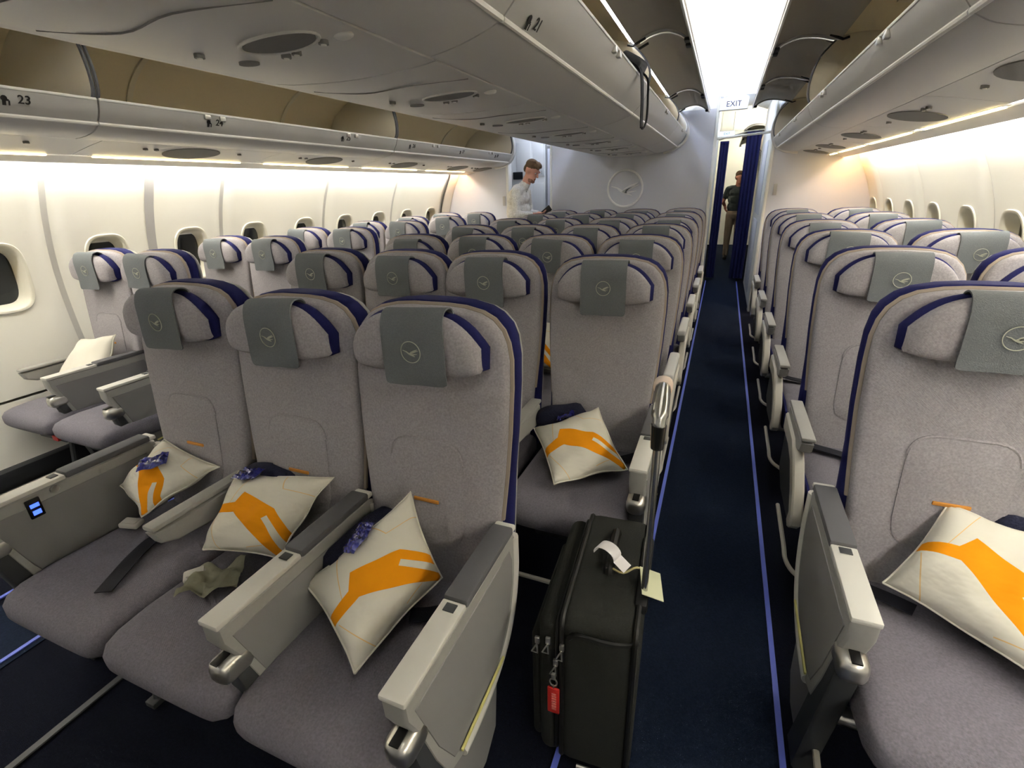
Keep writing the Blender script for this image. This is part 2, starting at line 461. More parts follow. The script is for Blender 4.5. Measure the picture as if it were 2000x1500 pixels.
def make_bin(name, label, kind, y0, y1, sg, doors, rows, endcap=False, closed=False):
    side = kind == 'side'
    bot, sill, inn, dr = (SB_bot, SB_sill, SB_in, SDOOR) if side else (CB_bot, CB_sill, CB_in, CDOOR)
    t = thing(name, label, 'overhead bin', (0, 0, 0), group='overhead bins')
    a, c = y0 + 0.004, y1 - 0.004
    b = B(); solid_strip(b, bot, -0.008 if side else 0.008, a, c, sg)
    put('bucket', b.mesh('bucket', m_bin, True, 50), t)
    b = B(); solid_strip(b, sill, -0.02 if side else 0.02, a, c, sg)
    sl = put('sill', b.mesh('sill', m_sill, True, 50), t)
    wpt = ((1.557, 1.800) if side else (0.522, 1.868))
    b = B(); b.tube([(sg * wpt[0], a, wpt[1]), (sg * wpt[0], c, wpt[1])], 0.0085, 8)
    put('trim_bead', b.mesh('trim_bead', m_bintrim), sl)
    tp = sill[-1]
    b = B(); b.box((sg * (tp[0] + (0.011 if side else -0.011)), (a + c) / 2, tp[1] + 0.004), (0.028, c - a, 0.012), 0.004)
    put('lip', b.mesh('lip', m_bintrim), sl)
    b = B(); shell(b, inn, a, c, sg)
    put('interior', b.mesh('interior', m_binin, True, 60), t)
    # partitions at both ends: solid plates shaped like the bin section
    poly = [tuple(p) for p in inn]
    front = smooth_path([inn[-1], (1.53, 2.14), (1.498, 2.02), (1.503, 1.93), inn[0]], 4) if side else smooth_path([inn[-1], (0.575, 2.15), (0.612, 2.07), inn[0]], 4)
    poly += [tuple(p) for p in front[1:-1]]
    for ye, s2 in ((a, 1), (c, -1)):
        b = B(); b.prism([(sg * p[0], p[1]) for p in poly], 'y', ye, ye + s2 * 0.012)
        pt = put('partition', b.mesh('partition', m_part, True, 50), t)
        b = B(); b.tube([(sg * p[0], ye + s2 * 0.006, p[1]) for p in front], 0.008, 6)
        put('edge_trim', b.mesh('edge_trim', m_bintrim if (endcap and s2 < 0) else m_pad), pt)
    # doors, flipped up and open
    L = (c - a) / doors
    for k in range(doors):
        d0, d1 = a + k * L + 0.006, a + (k + 1) * L - 0.006
        b = B(); solid_strip(b, dr, (-0.016 if side else 0.016), d0, d1, sg)
        dpt = put('door', b.mesh('door', m_door, True, 50), t)
        # end ribs, pale edge
        for ye in (d0 + 0.008, d1 - 0.008):
            b = B(); b.strip([(sg * p[0], ye, p[1] - 0.006) for p in dr[2:-2]], (0, 1, 0), 0.016, 0.012)
            put('rib', b.mesh('rib', m_bintrim), dpt)
        e = dr[-1]
        b = B(); b.box((sg * e[0], (d0 + d1) / 2, e[1] - 0.001), (0.012, d1 - d0, 0.022), 0.004)
        put('edge_strip', b.mesh('edge_strip', m_bintrim), dpt)
        for yy in (d0 + 0.05, d1 - 0.05):
            b = B(); b.box((sg * (e[0] + (0.02 if side else -0.02)), yy, e[1] + 0.003), (0.035, 0.06, 0.018), 0.006)
            put('latch_hook', b.mesh('latch_hook', m_dkpl), dpt)
            h = dr[0]
            b = B(); b.tube([(sg * (h[0] + (0.03 if side else -0.03)), yy, h[1] - 0.01), (sg * h[0], yy, h[1] - 0.018), (sg * (h[0] + (-0.07 if side else 0.07)), yy, h[1] + 0.012)], 0.007, 6)
            put('hinge_arm', b.mesh('hinge_arm', m_dkpl), dpt)
        # latch pair in the sill below the door middle
        for dy in (-0.045, 0.045):
            b = B(); b.box((sg * (tp[0] + (0.003 if side else -0.003)), (d0 + d1) / 2 + dy, tp[1] - 0.012), (0.02, 0.035, 0.024), 0.004)
            put('latch', b.mesh('latch', m_steel), sl)
        # inner rib of the bucket
        b = B(); pr = off_poly(inn, 0.004)[6:-4]
        b.strip([(sg * p[0], (d0 + d1) / 2, p[1]) for p in pr], (0, 1, 0), 0.03, 0.012)
        put('bucket_rib', b.mesh('bucket_rib', m_part), t)
    # row numbers and pictogram printed on the sill
    for num, yy in rows:
        me = text_mesh(num, 0.045, m_dark)
        mid = sill[5] if side else sill[2]; tg = (sill[8] - sill[2]).normalized()
        # local x of text runs along -y for right bins (sg>0, seen from the aisle), +y for left
        ex = Vector((0, -1 if sg > 0 else 1, 0)) if side else Vector((0, 1 if sg > 0 else -1, 0))
        ey = Vector((sg * tg[0], 0, tg[1])); ez = ex.cross(ey)
        o = put('row_number', me, sl)
        mm = Matrix(((ex.x, ey.x, ez.x, sg * mid[0] + ez.x * 0.003), (ex.y, ey.y, ez.y, yy), (ex.z, ey.z, ez.z, mid[1] + ez.z * 0.003), (0, 0, 0, 1))); o.matrix_local = mm
        b = B(); b.disc((-0.065, 0, 0), 0.011, 'z', 0.001, 10); b.box((-0.065, -0.016, 0), (0.012, 0.02, 0.001)); b.box((-0.058, -0.006, 0), (0.016, 0.007, 0.001)); b.box((-0.049, -0.016, 0), (0.005, 0.018, 0.001))
        o2 = put('seat_pictogram', b.mesh('seat_pictogram', m_dark, False), sl); o2.matrix_local = mm
    return t
SJ = [-1.58, -0.68, 1.60, 3.88, 6.44]
CJ = [-1.58, -0.60, 1.38, 3.38, 5.36, 6.44]
ordn = ['first', 'second', 'third', 'fourth', 'fifth', 'sixth', 'seventh', 'eighth']
lrows = {0: [], 1: [('23', 1.33)], 2: [('24', 2.20), ('25', 3.27)], 3: [('26', 4.15), ('27', 5.1), ('28', 6.0)]}
for i in range(4):
    nm = ['behind the camera', 'nearest the camera', 'in the middle', 'ending at the bulkhead'][i]
    make_bin('overhead_bin', 'open beige overhead bin above the left window seats, %s' % nm, 'side', SJ[i], SJ[i + 1], -1, 1 if i == 0 else 2, lrows[i])
    make_bin('overhead_bin', 'open overhead bin above the right window seats, %s' % nm, 'side', SJ[i], SJ[i + 1], 1, 1 if i == 0 else 2, [])
crow = {1: [], 2: [('21', 1.57)], 3: [], 4: []}
for i in range(5):
    nm = ['behind the camera', 'nearest the camera', 'with the black bag strap hanging out', 'just past the black bag', 'ending at the emblem bulkhead'][i]
    make_bin('overhead_bin', 'centre overhead bin facing the right aisle, %s' % nm, 'center', CJ[i], CJ[i + 1], 1, 1 if i in (0, 4) else 1, crow.get(i, []), endcap=(i == 4))
    nm2 = ['behind the camera', 'nearest the camera', 'second from the camera', 'third from the camera', 'ending at the bulkhead'][i]
    make_bin('overhead_bin', 'centre overhead bin facing the left aisle, %s' % nm2, 'center', CJ[i], CJ[i + 1], -1, 1, [])
# end frames of the bins on the bulkhead (white C-shaped trims)
def end_frame(pts, n):
    b = B(); P_ = smooth_path(pts, 6)
    b.strip([(p[0], YB - 0.03, p[1]) for p in P_], (0, 1, 0), 0.06, 0.022)
    return struct('trim_%d' % n, b.mesh('end_frame', m_bintrim, True, 50))
end_frame([(0.36, 2.40), (0.49, 2.265), (0.60, 2.12), (0.633, 2.0), (0.59, 1.905), (0.49, 1.84), (0.38, 1.808)], 10)
end_frame([(1.60, 2.25), (1.515, 2.12), (1.485, 1.96), (1.52, 1.84), (1.62, 1.765), (1.76, 1.74)], 11)
end_frame([(-1.60, 2.25), (-1.515, 2.12), (-1.485, 1.96), (-1.52, 1.84), (-1.62, 1.765), (-1.76, 1.74)], 12)

# ------------------------------------------------------------------ overhead: service panels and lamps
def reading_light(parent, x, y, z, r=0.016):
    b = B(); b.disc((x, y, z - 0.002), r, 'z', 0.012, 14); o = put('reading_light', b.mesh('reading_light', m_grille), parent)
    b = B(); b.disc((x, y, z - 0.009), r * 0.55, 'z', 0.004, 10); put('lens', b.mesh('lens', m_bintrim), o)
def service_center(y0, y1, i):
    t = thing('service_panel', 'ceiling service panel with reading lights over the centre seats, %s from the camera' % ordn[i], 'service panel', (0, 0, 0), group='service panels over the centre seats')
    P_ = smooth_path([(-0.297, 1.808), (-0.2, 1.797), (0, 1.790), (0.2, 1.797), (0.297, 1.808)], 4)
    a, c = y0 + 0.004, y1 - 0.004
    b = B(); ring = [(p[0], p[1]) for p in P_] + [(p[0], p[1] + 0.012) for p in reversed(P_)]
    b.loft([[(p[0], a, p[1]) for p in ring], [(p[0], c, p[1]) for p in ring]])
    put('panel', b.mesh('panel', m_psu, True, 50), t)
    m = y0 + 0.41
    def zc(x): return 1.789 + 0.018 * (x / 0.297) ** 2
    b = B(); g = [(0.10 * math.cos(k / 28 * 2 * PI), 0.05 * math.sin(k / 28 * 2 * PI)) for k in range(28)]
    b.loft([[(0.115 + p[0], m + p[1], zc(0.115 + p[0]) - 0.003) for p in g], [(0.115 + p[0], m + p[1], zc(0.115 + p[0]) + 0.006) for p in g]]); put('speaker_grille', b.mesh('speaker_grille', m_grille), t)
    b = B(); b.tube([(0.115 + 0.108 * math.cos(k / 28 * 2 * PI), m + 0.057 * math.sin(k / 28 * 2 * PI), zc(0.115 + 0.108 * math.cos(k / 28 * 2 * PI)) - 0.001) for k in range(29)], 0.004, 6, False); put('grille_rim', b.mesh('grille_rim', m_psu), t)
    for x, dy in ((0.06, 0.075), (0.10, 0.068), (0.20, 0.05), (-0.12, -0.02)): reading_light(t, x, m + dy, zc(x), 0.012)
    b = B(); b.disc((-0.08, m + 0.09, zc(-0.08)), (0.03, 0.02), 'z', 0.008, 16); put('call_sign', b.mesh('call_sign', m_grille), t)
    b = B(); b.ball((0.255, m + 0.055, zc(0.255)), (0.026, 0.018, 0.010)); put('air_nozzle', b.mesh('air_nozzle', m_bintrim), t)
    b = B(); b.tube(smooth_path([(-0.27, y0 + 0.14, zc(-0.27)), (-0.1, y0 + 0.20, zc(-0.1)), (0.1, y0 + 0.17, zc(0.1)), (0.28, y0 + 0.24, zc(0.28))], 5), 0.0022, 6); put('panel_seam', b.mesh('panel_seam', m_grille), t)
SE = [-1.58, -0.98, -0.18, 0.62, 1.42, 2.22, 3.02, 3.82, 4.62, 5.42, 6.44]
ordn += ['ninth', 'tenth']
for i in range(10): service_center(SE[i], SE[i + 1], i)
b = B(); b.box((0, (Y0 + YB) / 2, 1.835), (0.62, YB - Y0, 0.02)); struct('trim_13', b.mesh('soffit_backing', m_seam, False))
def service_side(y0, y1, sg, i):
    sn = 'right' if sg > 0 else 'left'
    t = thing('service_panel', 'service panel strip under the %s window bins, %s from the camera' % (sn, ordn[i]), 'service panel', (0, 0, 0), group='service panels under the %s bins' % sn)
    P_ = smooth_path([(1.765, 1.752), (1.88, 1.735), (2.04, 1.705)], 4)
    a, c = y0 + 0.003, y1 - 0.003
    b = B(); ring = [(p[0], p[1]) for p in P_] + [(p[0], p[1] + 0.012) for p in reversed(P_)]
    b.loft([[(sg * p[0], a, p[1]) for p in ring], [(sg * p[0], c, p[1]) for p in ring]]); put('panel', b.mesh('panel', m_psu, True, 50), t)
    m = (y0 + y1) / 2
    b = B(); g = [(0.115 * math.cos(k / 28 * 2 * PI), 0.17 * math.sin(k / 28 * 2 * PI)) for k in range(28)]
    b.loft([[(sg * (1.9 + p[0]), m + p[1], 1.7305 - 0.17 * p[0] - 0.004) for p in g], [(sg * (1.9 + p[0]), m + p[1], 1.7305 - 0.17 * p[0] + 0.006) for p in g]])
    put('speaker_grille', b.mesh('speaker_grille', m_grille), t)
    for dy in (-0.3, -0.24, 0.3): reading_light(t, sg * 1.86, m + dy, 1.7375, 0.012)
def light_strip(y0, y1, sg, i):
    sn = 'right' if sg > 0 else 'left'
    t = thing('strip_light', 'warm strip light under the %s window bins, %s from the camera' % (sn, ordn[i]), 'strip light', (0, 0, 0), group='strip lights under the %s bins' % sn)
    b = B(); b.box((sg * 2.058, (y0 + y1) / 2, 1.709), (0.034, y1 - y0, 0.012), 0.003); put('housing', b.mesh('housing', m_bintrim), t)
    b = B(); b.box((sg * 2.058, (y0 + y1) / 2, 1.701), (0.022, y1 - y0 - 0.03, 0.008), 0.003); put('lens', b.mesh('lens', m_strip), t)
for sg in (-1, 1):
    js = [Y0] + [j + (-0.24 if sg > 0 else 0) for j in JL] + [YB]
    for i, (a, c) in enumerate(zip(js, js[1:])):
        if c - a > 0.4:
            service_side(a, c, sg, i)
            light_strip(a + 0.09, c - 0.09, sg, i)
        else:
            service_side(a, c, sg, i)
    # valance between strip lamp and wall
    P_ = smooth_path([(2.078, 1.702), (2.13, 1.690), (2.195, 1.674), (2.203, 1.684)], 4)
    b = B(); solid_strip(b, P_, 0.008, Y0, YB - 0.002, sg)
    struct('trim_%d' % (20 if sg < 0 else 21), b.mesh('valance', m_psu, True, 50))
    b = B(); b.box((sg * 2.07, (Y0 + YB) / 2, 1.745), (0.36, YB - Y0, 0.012)); struct('trim_%d' % (22 if sg < 0 else 23), b.mesh('valance_backing', m_bintrim, False))
    # wall wash lamps
    for i, (a, c) in enumerate(zip(js, js[1:])):
        b = B(); b.tube([(sg * 2.245, a + 0.03, 1.708), (sg * 2.245, c - 0.03, 1.708)], 0.010, 8)
        put('wall_wash_lamp', b.mesh('wall_wash_lamp', m_wlamp if i < len(js) - 2 else M('wall_wash_warm', (255, 255, 255), emit=((255, 190, 120), E_WALL * 0.8))), label='hidden tube lamp washing the %s wall panels, %s from the camera' % ('right' if sg > 0 else 'left', ordn[i]), cat='lamp', group='wall wash lamps')
    # cove lamps above the bins
    for kind, cx in (('side', 1.66), ('centre', 0.455)):
        jj = SJ if kind == 'side' else CJ
        for i, (a, c) in enumerate(zip(jj, jj[1:])):
            b = B(); b.tube([(sg * cx, a + 0.04, 2.285), (sg * cx, c - 0.04, 2.285)], 0.012, 8)
            put('cove_lamp', b.mesh('cove_lamp', m_cove if i < len(jj) - 2 else M('cove_tube_cool', (255, 255, 255), emit=((206, 220, 255), E_COVE * 1.5))), label='white tube lamp on top of the %s %s bins, %s from the camera' % ('right' if sg > 0 else 'left', kind, ordn[i]), cat='lamp', group='cove lamps')

# ------------------------------------------------------------------ rear bulkhead and what lies behind
def wall_poly(name, poly, y0, y1, mat):
    b = B(); b.prism(poly, 'y', y0, y1); return struct(name, b.mesh(name, mat, False))
wb = wall_poly('wall_back', [(-1.0, 0), (0.915, 0), (0.915, 2.225), (0.25, 2.225), (-1.0, 2.225)], YB, YB + 0.04, m_bulk)
wall_poly('wall_back_right', [(1.52, 0), (2.6, 0), (2.6, 1.80), (1.52, 2.3)], YB, YB + 0.04, m_bulk)
wall_poly('wall_back_left', [(-1.60, 0), (-2.6, 0), (-2.6, 1.80), (-1.60, 2.3)], YB, YB + 0.04, m_bulk)
def header(name, sg):
    xs = sorted([p[0] for p in CP] + [0.9149, 0.9151]); cz = sorted((p[0], p[1]) for p in CP); b = B(); fr = []
    for x in xs: fr.append((x, 2.224 if x < 0.915 else 2.335, max(2.345, interp(cz, x) + 0.01)))
    for yy in (YB, YB + 0.03): b.loft([[(sg * x, yy, z0) for x, z0, z1 in fr], [(sg * x, yy, z1) for x, z0, z1 in fr]], closed=False)
    b.loft([[(sg * x, YB, z0) for x, z0, z1 in fr], [(sg * x, YB + 0.03, z0) for x, z0, z1 in fr]], closed=False)
    struct(name, b.mesh(name, m_ceil, False))
header('wall_back_header', 1); header('wall_back_header_left', -1)
def jamb(n, x, y0, y1, z1, w=0.05):
    b = B(); b.box((x, (y0 + y1) / 2, z1 / 2), (w, y1 - y0, z1), 0.01); return struct('trim_%d' % n, b.mesh('door_jamb', m_white))
jamb(30, 0.925, YB - 0.02, YB + 0.10, 2.30, 0.035); jamb(31, 1.515, YB - 0.02, YB + 0.10, 2.30, 0.035); jamb(32, -1.60, YB - 0.02, YB + 0.10, 2.2, 0.04); jamb(33, -1.0, YB - 0.01, YB + 0.10, 2.2, 0.03)
# raised emblem: ring and flying bird
BIRD = [[((-0.80, 0.13), 0.015), ((-0.45, 0.03), 0.035), ((-0.20, -0.14), 0.06), ((0.05, -0.24), 0.075), ((0.42, -0.40), 0.01)],
        [((-0.12, -0.16), 0.05), ((0.12, -0.02), 0.10), ((0.40, 0.14), 0.07), ((0.74, 0.30), 0.01)], [((0.05, -0.12), 0.05), ((0.40, 0.05), 0.06), ((0.82, 0.19), 0.01)],
        [((0.0, -0.22), 0.04), ((0.32, -0.20), 0.045), ((0.66, -0.15), 0.01)]]
def emblem_mesh(R, t, depth, mat, name='emblem'):
    b = B()
    b.tube([(R * math.cos(k / 40 * 2 * PI), R * math.sin(k / 40 * 2 * PI), 0) for k in range(41)], t, 6, False)
    for st in BIRD:
        rings = []
        for k, ((x, y), w) in enumerate(st):
            x0, y0 = st[max(k - 1, 0)][0]; x1, y1 = st[min(k + 1, len(st) - 1)][0]; d = Vector((x1 - x0, y1 - y0)).normalized()
            l_, r_ = (x * R - d.y * w * R, y * R + d.x * w * R), (x * R + d.y * w * R, y * R - d.x * w * R)
            rings.append([(l_[0], l_[1], -depth), (l_[0], l_[1], depth), (r_[0], r_[1], depth), (r_[0], r_[1], -depth)])
        b.loft(rings)
    return b.mesh(name, mat, True, 30)
put('emblem', emblem_mesh(0.208, 0.012, 0.012, M('emblem_relief', (236, 236, 236), 0.4)), wb, (-0.05, YB - 0.003, 1.44), (PI / 2, 0, 0), label='raised ring with a flying bird')
# header over the right doorway and exit sign
t = thing('exit_sign', 'lit white EXIT sign hanging over the right aisle doorway', 'sign', (1.075, YB - 0.03, 2.25))
b = B(); b.box((0, 0, 0), (0.285, 0.05, 0.118), 0.008); put('housing', b.mesh('housing', m_white), t)
b = B(); b.box((0, -0.027, 0), (0.27, 0.004, 0.104), 0.001); f_ = put('face', b.mesh('face', m_sign), t)
put('lettering', text_mesh('EXIT', 0.075, m_ink), f_, (0, -0.0305, -0.002), (PI / 2, 0, 0))
b = B(); b.tube([(-0.10, 0, 0.055), (-0.10, 0, 0.30)], 0.006); me_h = b.mesh('hanger', m_white); put('hanger', me_h, t); put('hanger', me_h, t, (0.2, 0, 0))
t = thing('exit_sign', 'second smaller lit sign farther behind the doorway', 'sign', (1.02, YP - 0.06, 2.12))
b = B(); b.box((0, 0, 0), (0.22, 0.04, 0.075), 0.006); put('housing', b.mesh('housing', m_white), t)
b = B(); b.box((0, -0.022, 0), (0.20, 0.004, 0.06), 0.001); f_ = put('face', b.mesh('face', m_sign), t)
put('lettering', text_mesh('EXIT', 0.042, M('sign_ink_green', (90, 130, 90))), f_, (0, -0.0255, 0), (PI / 2, 0, 0))
b = B(); b.tube([(-0.08, 0, 0.03), (-0.08, 0, 0.28)], 0.005); me_h = b.mesh('hanger', m_white); put('hanger', me_h, t); put('hanger', me_h, t, (0.16, 0, 0))
# passage between bulkhead and next cabin
b = B(); b.box((0.87, (YB + YP) / 2 + 0.02, 1.2), (0.10, YP - YB - 0.04, 2.4)); struct('wall_passage_left', b.mesh('wall_passage', m_white, False))
b = B(); b.box((1.56, (YB + YP) / 2 + 0.02, 1.2), (0.10, YP - YB - 0.04, 2.4)); wpr = struct('wall_passage_right', b.mesh('wall_passage', m_white, False))
for z, h in ((0.55, 0.9), (1.5, 0.85)):
    b = B(); b.box((1.506, 7.6, z), (0.008, 0.8, h), 0.003); put('cabinet_panel', b.mesh('cabinet_panel', m_bulk), wpr)
b = B(); b.prism([(0.82, 2.36), (0.9, 2.44), (1.1, 2.48), (1.35, 2.46), (1.62, 2.36), (1.62, 2.52), (0.82, 2.52)], 'y', YB + 0.045, YP); struct('ceiling_passage', b.mesh('ceiling_passage', m_ceil, True, 60))
b = B(); b.box((1.1, 7.5, 2.462), (0.18, 1.0, 0.02), 0.004); put('ceiling_lamp', b.mesh('ceiling_lamp', m_plamp), label='bright ceiling lamp above the passage behind the doorway', cat='lamp')
b = B(); b.box((1.10, 7.2, 2.40), (0.16, 0.02, 0.12), 0.004); t = put('ceiling_monitor', b.mesh('ceiling_monitor', m_white), label='small white panel hanging from the ceiling behind the sign', cat='panel')
b = B(); b.tube([(0.93, YB + 0.08, 1.93), (1.50, YB + 0.08, 1.965)], 0.013); struct('trim_34', b.mesh('curtain_rail', m_white))
def curtain(x0, x1, y, z0, z1, label, folds=4):
    t = thing('curtain', label, 'curtain', ((x0 + x1) / 2, y, z0), group='navy curtains of the doorway')
    b = B(); h = (x1 - x0) / 2; rings = []
    n = 60
    for zz in (0, 0.02, 0.5, 1.0, 1.5, z1 - z0 - 0.03, z1 - z0):
        am = 0.022 if zz < 1.7 else 0.014
        fr = [(-h + 2 * h * k / n, am * math.sin(2 * PI * folds * k / n) - 0.004, zz) for k in range(n + 1)]
        bk = [(p[0], p[1] + 0.008, zz) for p in reversed(fr)]
        rings.append(fr + bk)
    b.loft(rings); put('cloth', b.mesh('cloth', m_curt, True, 60), t)
    b = B(); b.box((0, 0, z1 - z0 - 0.015), (2 * h, 0.035, 0.03), 0.004); put('heading', b.mesh('heading', m_navy), t)
curtain(1.29, 1.485, YP, 0.06, 2.13, 'navy curtain gathered at the right of the aisle doorway', 4)
curtain(0.945, 1.065, YP, 0.06, 2.03, 'narrow navy curtain gathered at the left of the aisle doorway', 3)
b = B(); b.tube([(0.92, YP, 2.05), (1.29, YP, 2.14), (1.51, YP, 2.15)], 0.01); struct('trim_35', b.mesh('curtain_rail', m_steel))
# next cabin, seen through the curtains
b = B(); b.loft([[(x + 0.03, YP, z) for z, x in PROFS], [(x + 0.03, YE, z) for z, x in PROFS]], closed=False); struct('wall_next_cabin', b.mesh('wall_next', m_wall, True, 60))
b = B(); b.box((0.42, (YP + YE) / 2 + 0.05, 1.2), (0.05, YE - YP - 0.1, 2.4)); struct('wall_next_left', b.mesh('wall_next_left', m_wall, False))
b = B(); b.box((1.4, YE + 0.03, 1.3), (2.6, 0.06, 2.6)); struct('wall_next_end', b.mesh('wall_next_end', m_wall, False))
b = B(); b.loft([[(p[0], YP, p[1]) for p in CP], [(p[0], YE, p[1]) for p in CP]], closed=False); struct('ceiling_next', b.mesh('ceiling_next', m_ceil, True, 60))
b = B(); b.prism([(1.7, 1.76), (2.5, 1.70), (2.5, 1.78), (1.7, 1.80)], 'y', YP + 0.05, YE); struct('trim_36', b.mesh('soffit_next', m_psu, False))
make_bin('overhead_bin', 'overhead bin in the next cabin, nearest the curtains', 'side', YP + 0.45, YP + 2.3, 1, 1, [])
make_bin('overhead_bin', 'overhead bin in the next cabin, farther along', 'side', YP + 2.3, YP + 4.3, 1, 1, [])
b = B(); b.tube([(1.68, YP + 0.3, 2.285), (1.68, YE - 0.3, 2.285)], 0.012); put('cove_lamp', b.mesh('cove_lamp', M('cove_tube_next', (255, 255, 255), emit=((255, 250, 235), E_COVE * 2.2))), label='white tube lamp on top of the bins in the next cabin', cat='lamp', group='cove lamps')
# galley behind the left doorway
t = thing('galley_cabinet', 'white galley cabinet seen through the left doorway behind the standing man', 'cabinet', (-1.85, 7.35, 0))
b = B(); b.box((0, 0.4, 1.1), (0.98, 0.8, 2.2), 0.008); put('body', b.mesh('body', m_white), t)
for x, z, w, h in ((0.16, 1.87, 0.22, 0.46), (0.39, 1.87, 0.17, 0.46), (0.16, 1.2, 0.22, 0.7), (0.39, 1.2, 0.17, 0.7)):
    b = B(); b.box((x, -0.006, z), (w, 0.016, h), 0.005); d_ = put('cabinet_door', b.mesh('cabinet_door', m_white), t)
    b = B(); b.box((x + 0.05, -0.018, z - h / 2 + 0.05), (0.012, 0.012, 0.05), 0.003); put('handle', b.mesh('handle', m_steel), d_)
b = B(); b.box((0.07, -0.02, 1.66), (0.15, 0.03, 0.10), 0.008); put('wall_phone', b.mesh('wall_phone', m_black), t, label='black handset recess')
t = thing('lavatory_door', 'white lavatory door in a grey frame behind the left doorway', 'door', (-1.07, 7.35, 0))
b = B(); b.box((0, 0.03, 1.0), (0.52, 0.05, 2.0), 0.006); put('leaf', b.mesh('leaf', m_bulk), t)
b = B(); b.box((0.0, -0.004, 2.06), (0.52, 0.03, 0.06), 0.005); put('header', b.mesh('header', m_white), t)
b = B(); b.box((0.2, -0.003, 1.0), (0.012, 0.02, 1.96), 0.002); put('edge_strip', b.mesh('edge_strip', m_sill), t)
b = B(); b.box((0.24, -0.004, 1.25), (0.03, 0.02, 0.06), 0.003); put('latch', b.mesh('latch', m_dkpl), t)
b = B(); b.box((0.25, -0.002, 1.62), (0.04, 0.008, 0.07), 0.002); put('sign_plate', b.mesh('sign_plate', m_sill), t)
b = B(); b.box((-1.0, 8.2, 1.3), (3.4, 0.05, 2.6)); struct('wall_galley', b.mesh('wall_galley', m_white, False))
b = B(); b.box((-1.4, (YB + 8.2) / 2 + 0.02, 2.45), (2.4, 8.2 - YB, 0.05)); struct('ceiling_galley', b.mesh('ceiling_galley', m_ceil, False))
b = B(); b.box((-1.25, 6.95, 2.41), (0.5, 0.3, 0.02), 0.004); put('ceiling_lamp', b.mesh('ceiling_lamp', m_plamp), label='bright ceiling lamp in the galley behind the left doorway', cat='lamp')
b = B(); b.box((-2.6, 7.3, 1.2), (0.05, 1.6, 2.4)); struct('wall_galley_left', b.mesh('wall_galley_left', m_white, False))
# light switch plates on the bulkheads
for x, z in ((-1.66, 1.33), (1.60, 1.38)):
    b = B(); b.box((x, YB - 0.006, z), (0.035, 0.012, 0.12), 0.003)
    put('latch_plate', b.mesh('latch_plate', m_sill), label='small grey latch plate on the %s bulkhead beside the doorway' % ('left' if x < 0 else 'right'), cat='plate')
# front end of the cabin behind the camera
b = B(); b.box((0, Y0 - 0.03, 1.3), (5.6, 0.06, 2.8)); struct('wall_front', b.mesh('wall_front', m_bulk, False))
#SEATS#
# ------------------------------------------------------------------ seats: shared meshes
FY = [(0.38, -0.150), (0.5, -0.125), (0.68, -0.098), (0.85, -0.078), (1.0, -0.060), (1.12, -0.045), (1.23, -0.030)]
HW = [(0.38, 0.180), (0.45, 0.192), (0.55, 0.199), (0.65, 0.205), (0.78, 0.216), (0.9, 0.223), (1.02, 0.226), (1.09, 0.224), (1.13, 0.216), (1.16, 0.202), (1.185, 0.178), (1.2, 0.148), (1.21, 0.10), (1.2135, 0.05)]
def sring(cx, cy, hx, hy, z, k, n=40):
    out = []
    for i in range(n):
        t = 2 * PI * i / n; c, s_ = math.cos(t), math.sin(t)
        out.append((cx + hx * math.copysign(abs(c) ** (2 / k), c), cy + hy * math.copysign(abs(s_) ** (2 / k), s_), z))
    return out
def back_mesh(name, mat, grow, y_off, th, zmin=0.38, k=4.5):
    rings = []
    for z, w in HW:
        if z < zmin: continue
        y = interp(FY, z) + y_off
        t_ = th * (1.0 if z < 1.18 else 0.9)
        rings.append(sring(0, y + t_ / 2, (max(w, 0.214) if (name != 'backrest' and z < 0.9) else w) + grow, t_ / 2, z + (grow if z > 1.1 else 0), k))
    return B().loft(rings).mesh(name, mat, True, 50)
me_back = back_mesh('backrest', m_fab, 0.0, 0.0, 0.075)
me_shell = back_mesh('back_shell', m_navy, 0.009, 0.052, 0.065)
me_shellrear = back_mesh('rear_cover', m_cons, 0.003, 0.108, 0.02)
# piping along the edge of the backrest
def piping_path(grow, y_off):
    L = [( w + grow, interp(FY, z) + y_off, z) for z, w in HW if z > 0.6]
    return L + [(-x, y, z) for x, y, z in reversed(L)]
me_pipe = B().tube(piping_path(0.001, 0.045), 0.0075, 6, False).mesh('piping', m_piping)
def lumbar(zb, zt, hw):
    b = B(); rings = []
    for q, (sc, d) in enumerate(((1.0, 0.004), (1.0, -0.003), (0.94, -0.006), (0.3, -0.007))):
        rings.append([(x * sc, interp(FY, (zb + zt) / 2 + z * sc) + d, (zb + zt) / 2 + z * sc) for x, z in rrect(36, hw, (zt - zb) / 2, 5)])
    return b.loft(rings).mesh('lumbar_pad', m_fab, True, 60)
me_lumbar = lumbar(0.56, 0.865, 0.112)
b = B(); b.tube([(x * 1.01, interp(FY, 0.7125 + z * 1.01) - 0.001, 0.7125 + z * 1.01) for x, z in rrect(36, 0.112, 0.1525, 5)][2:17], 0.0045, 6, False)
me_lseam = b.mesh('lumbar_piping', m_fab)
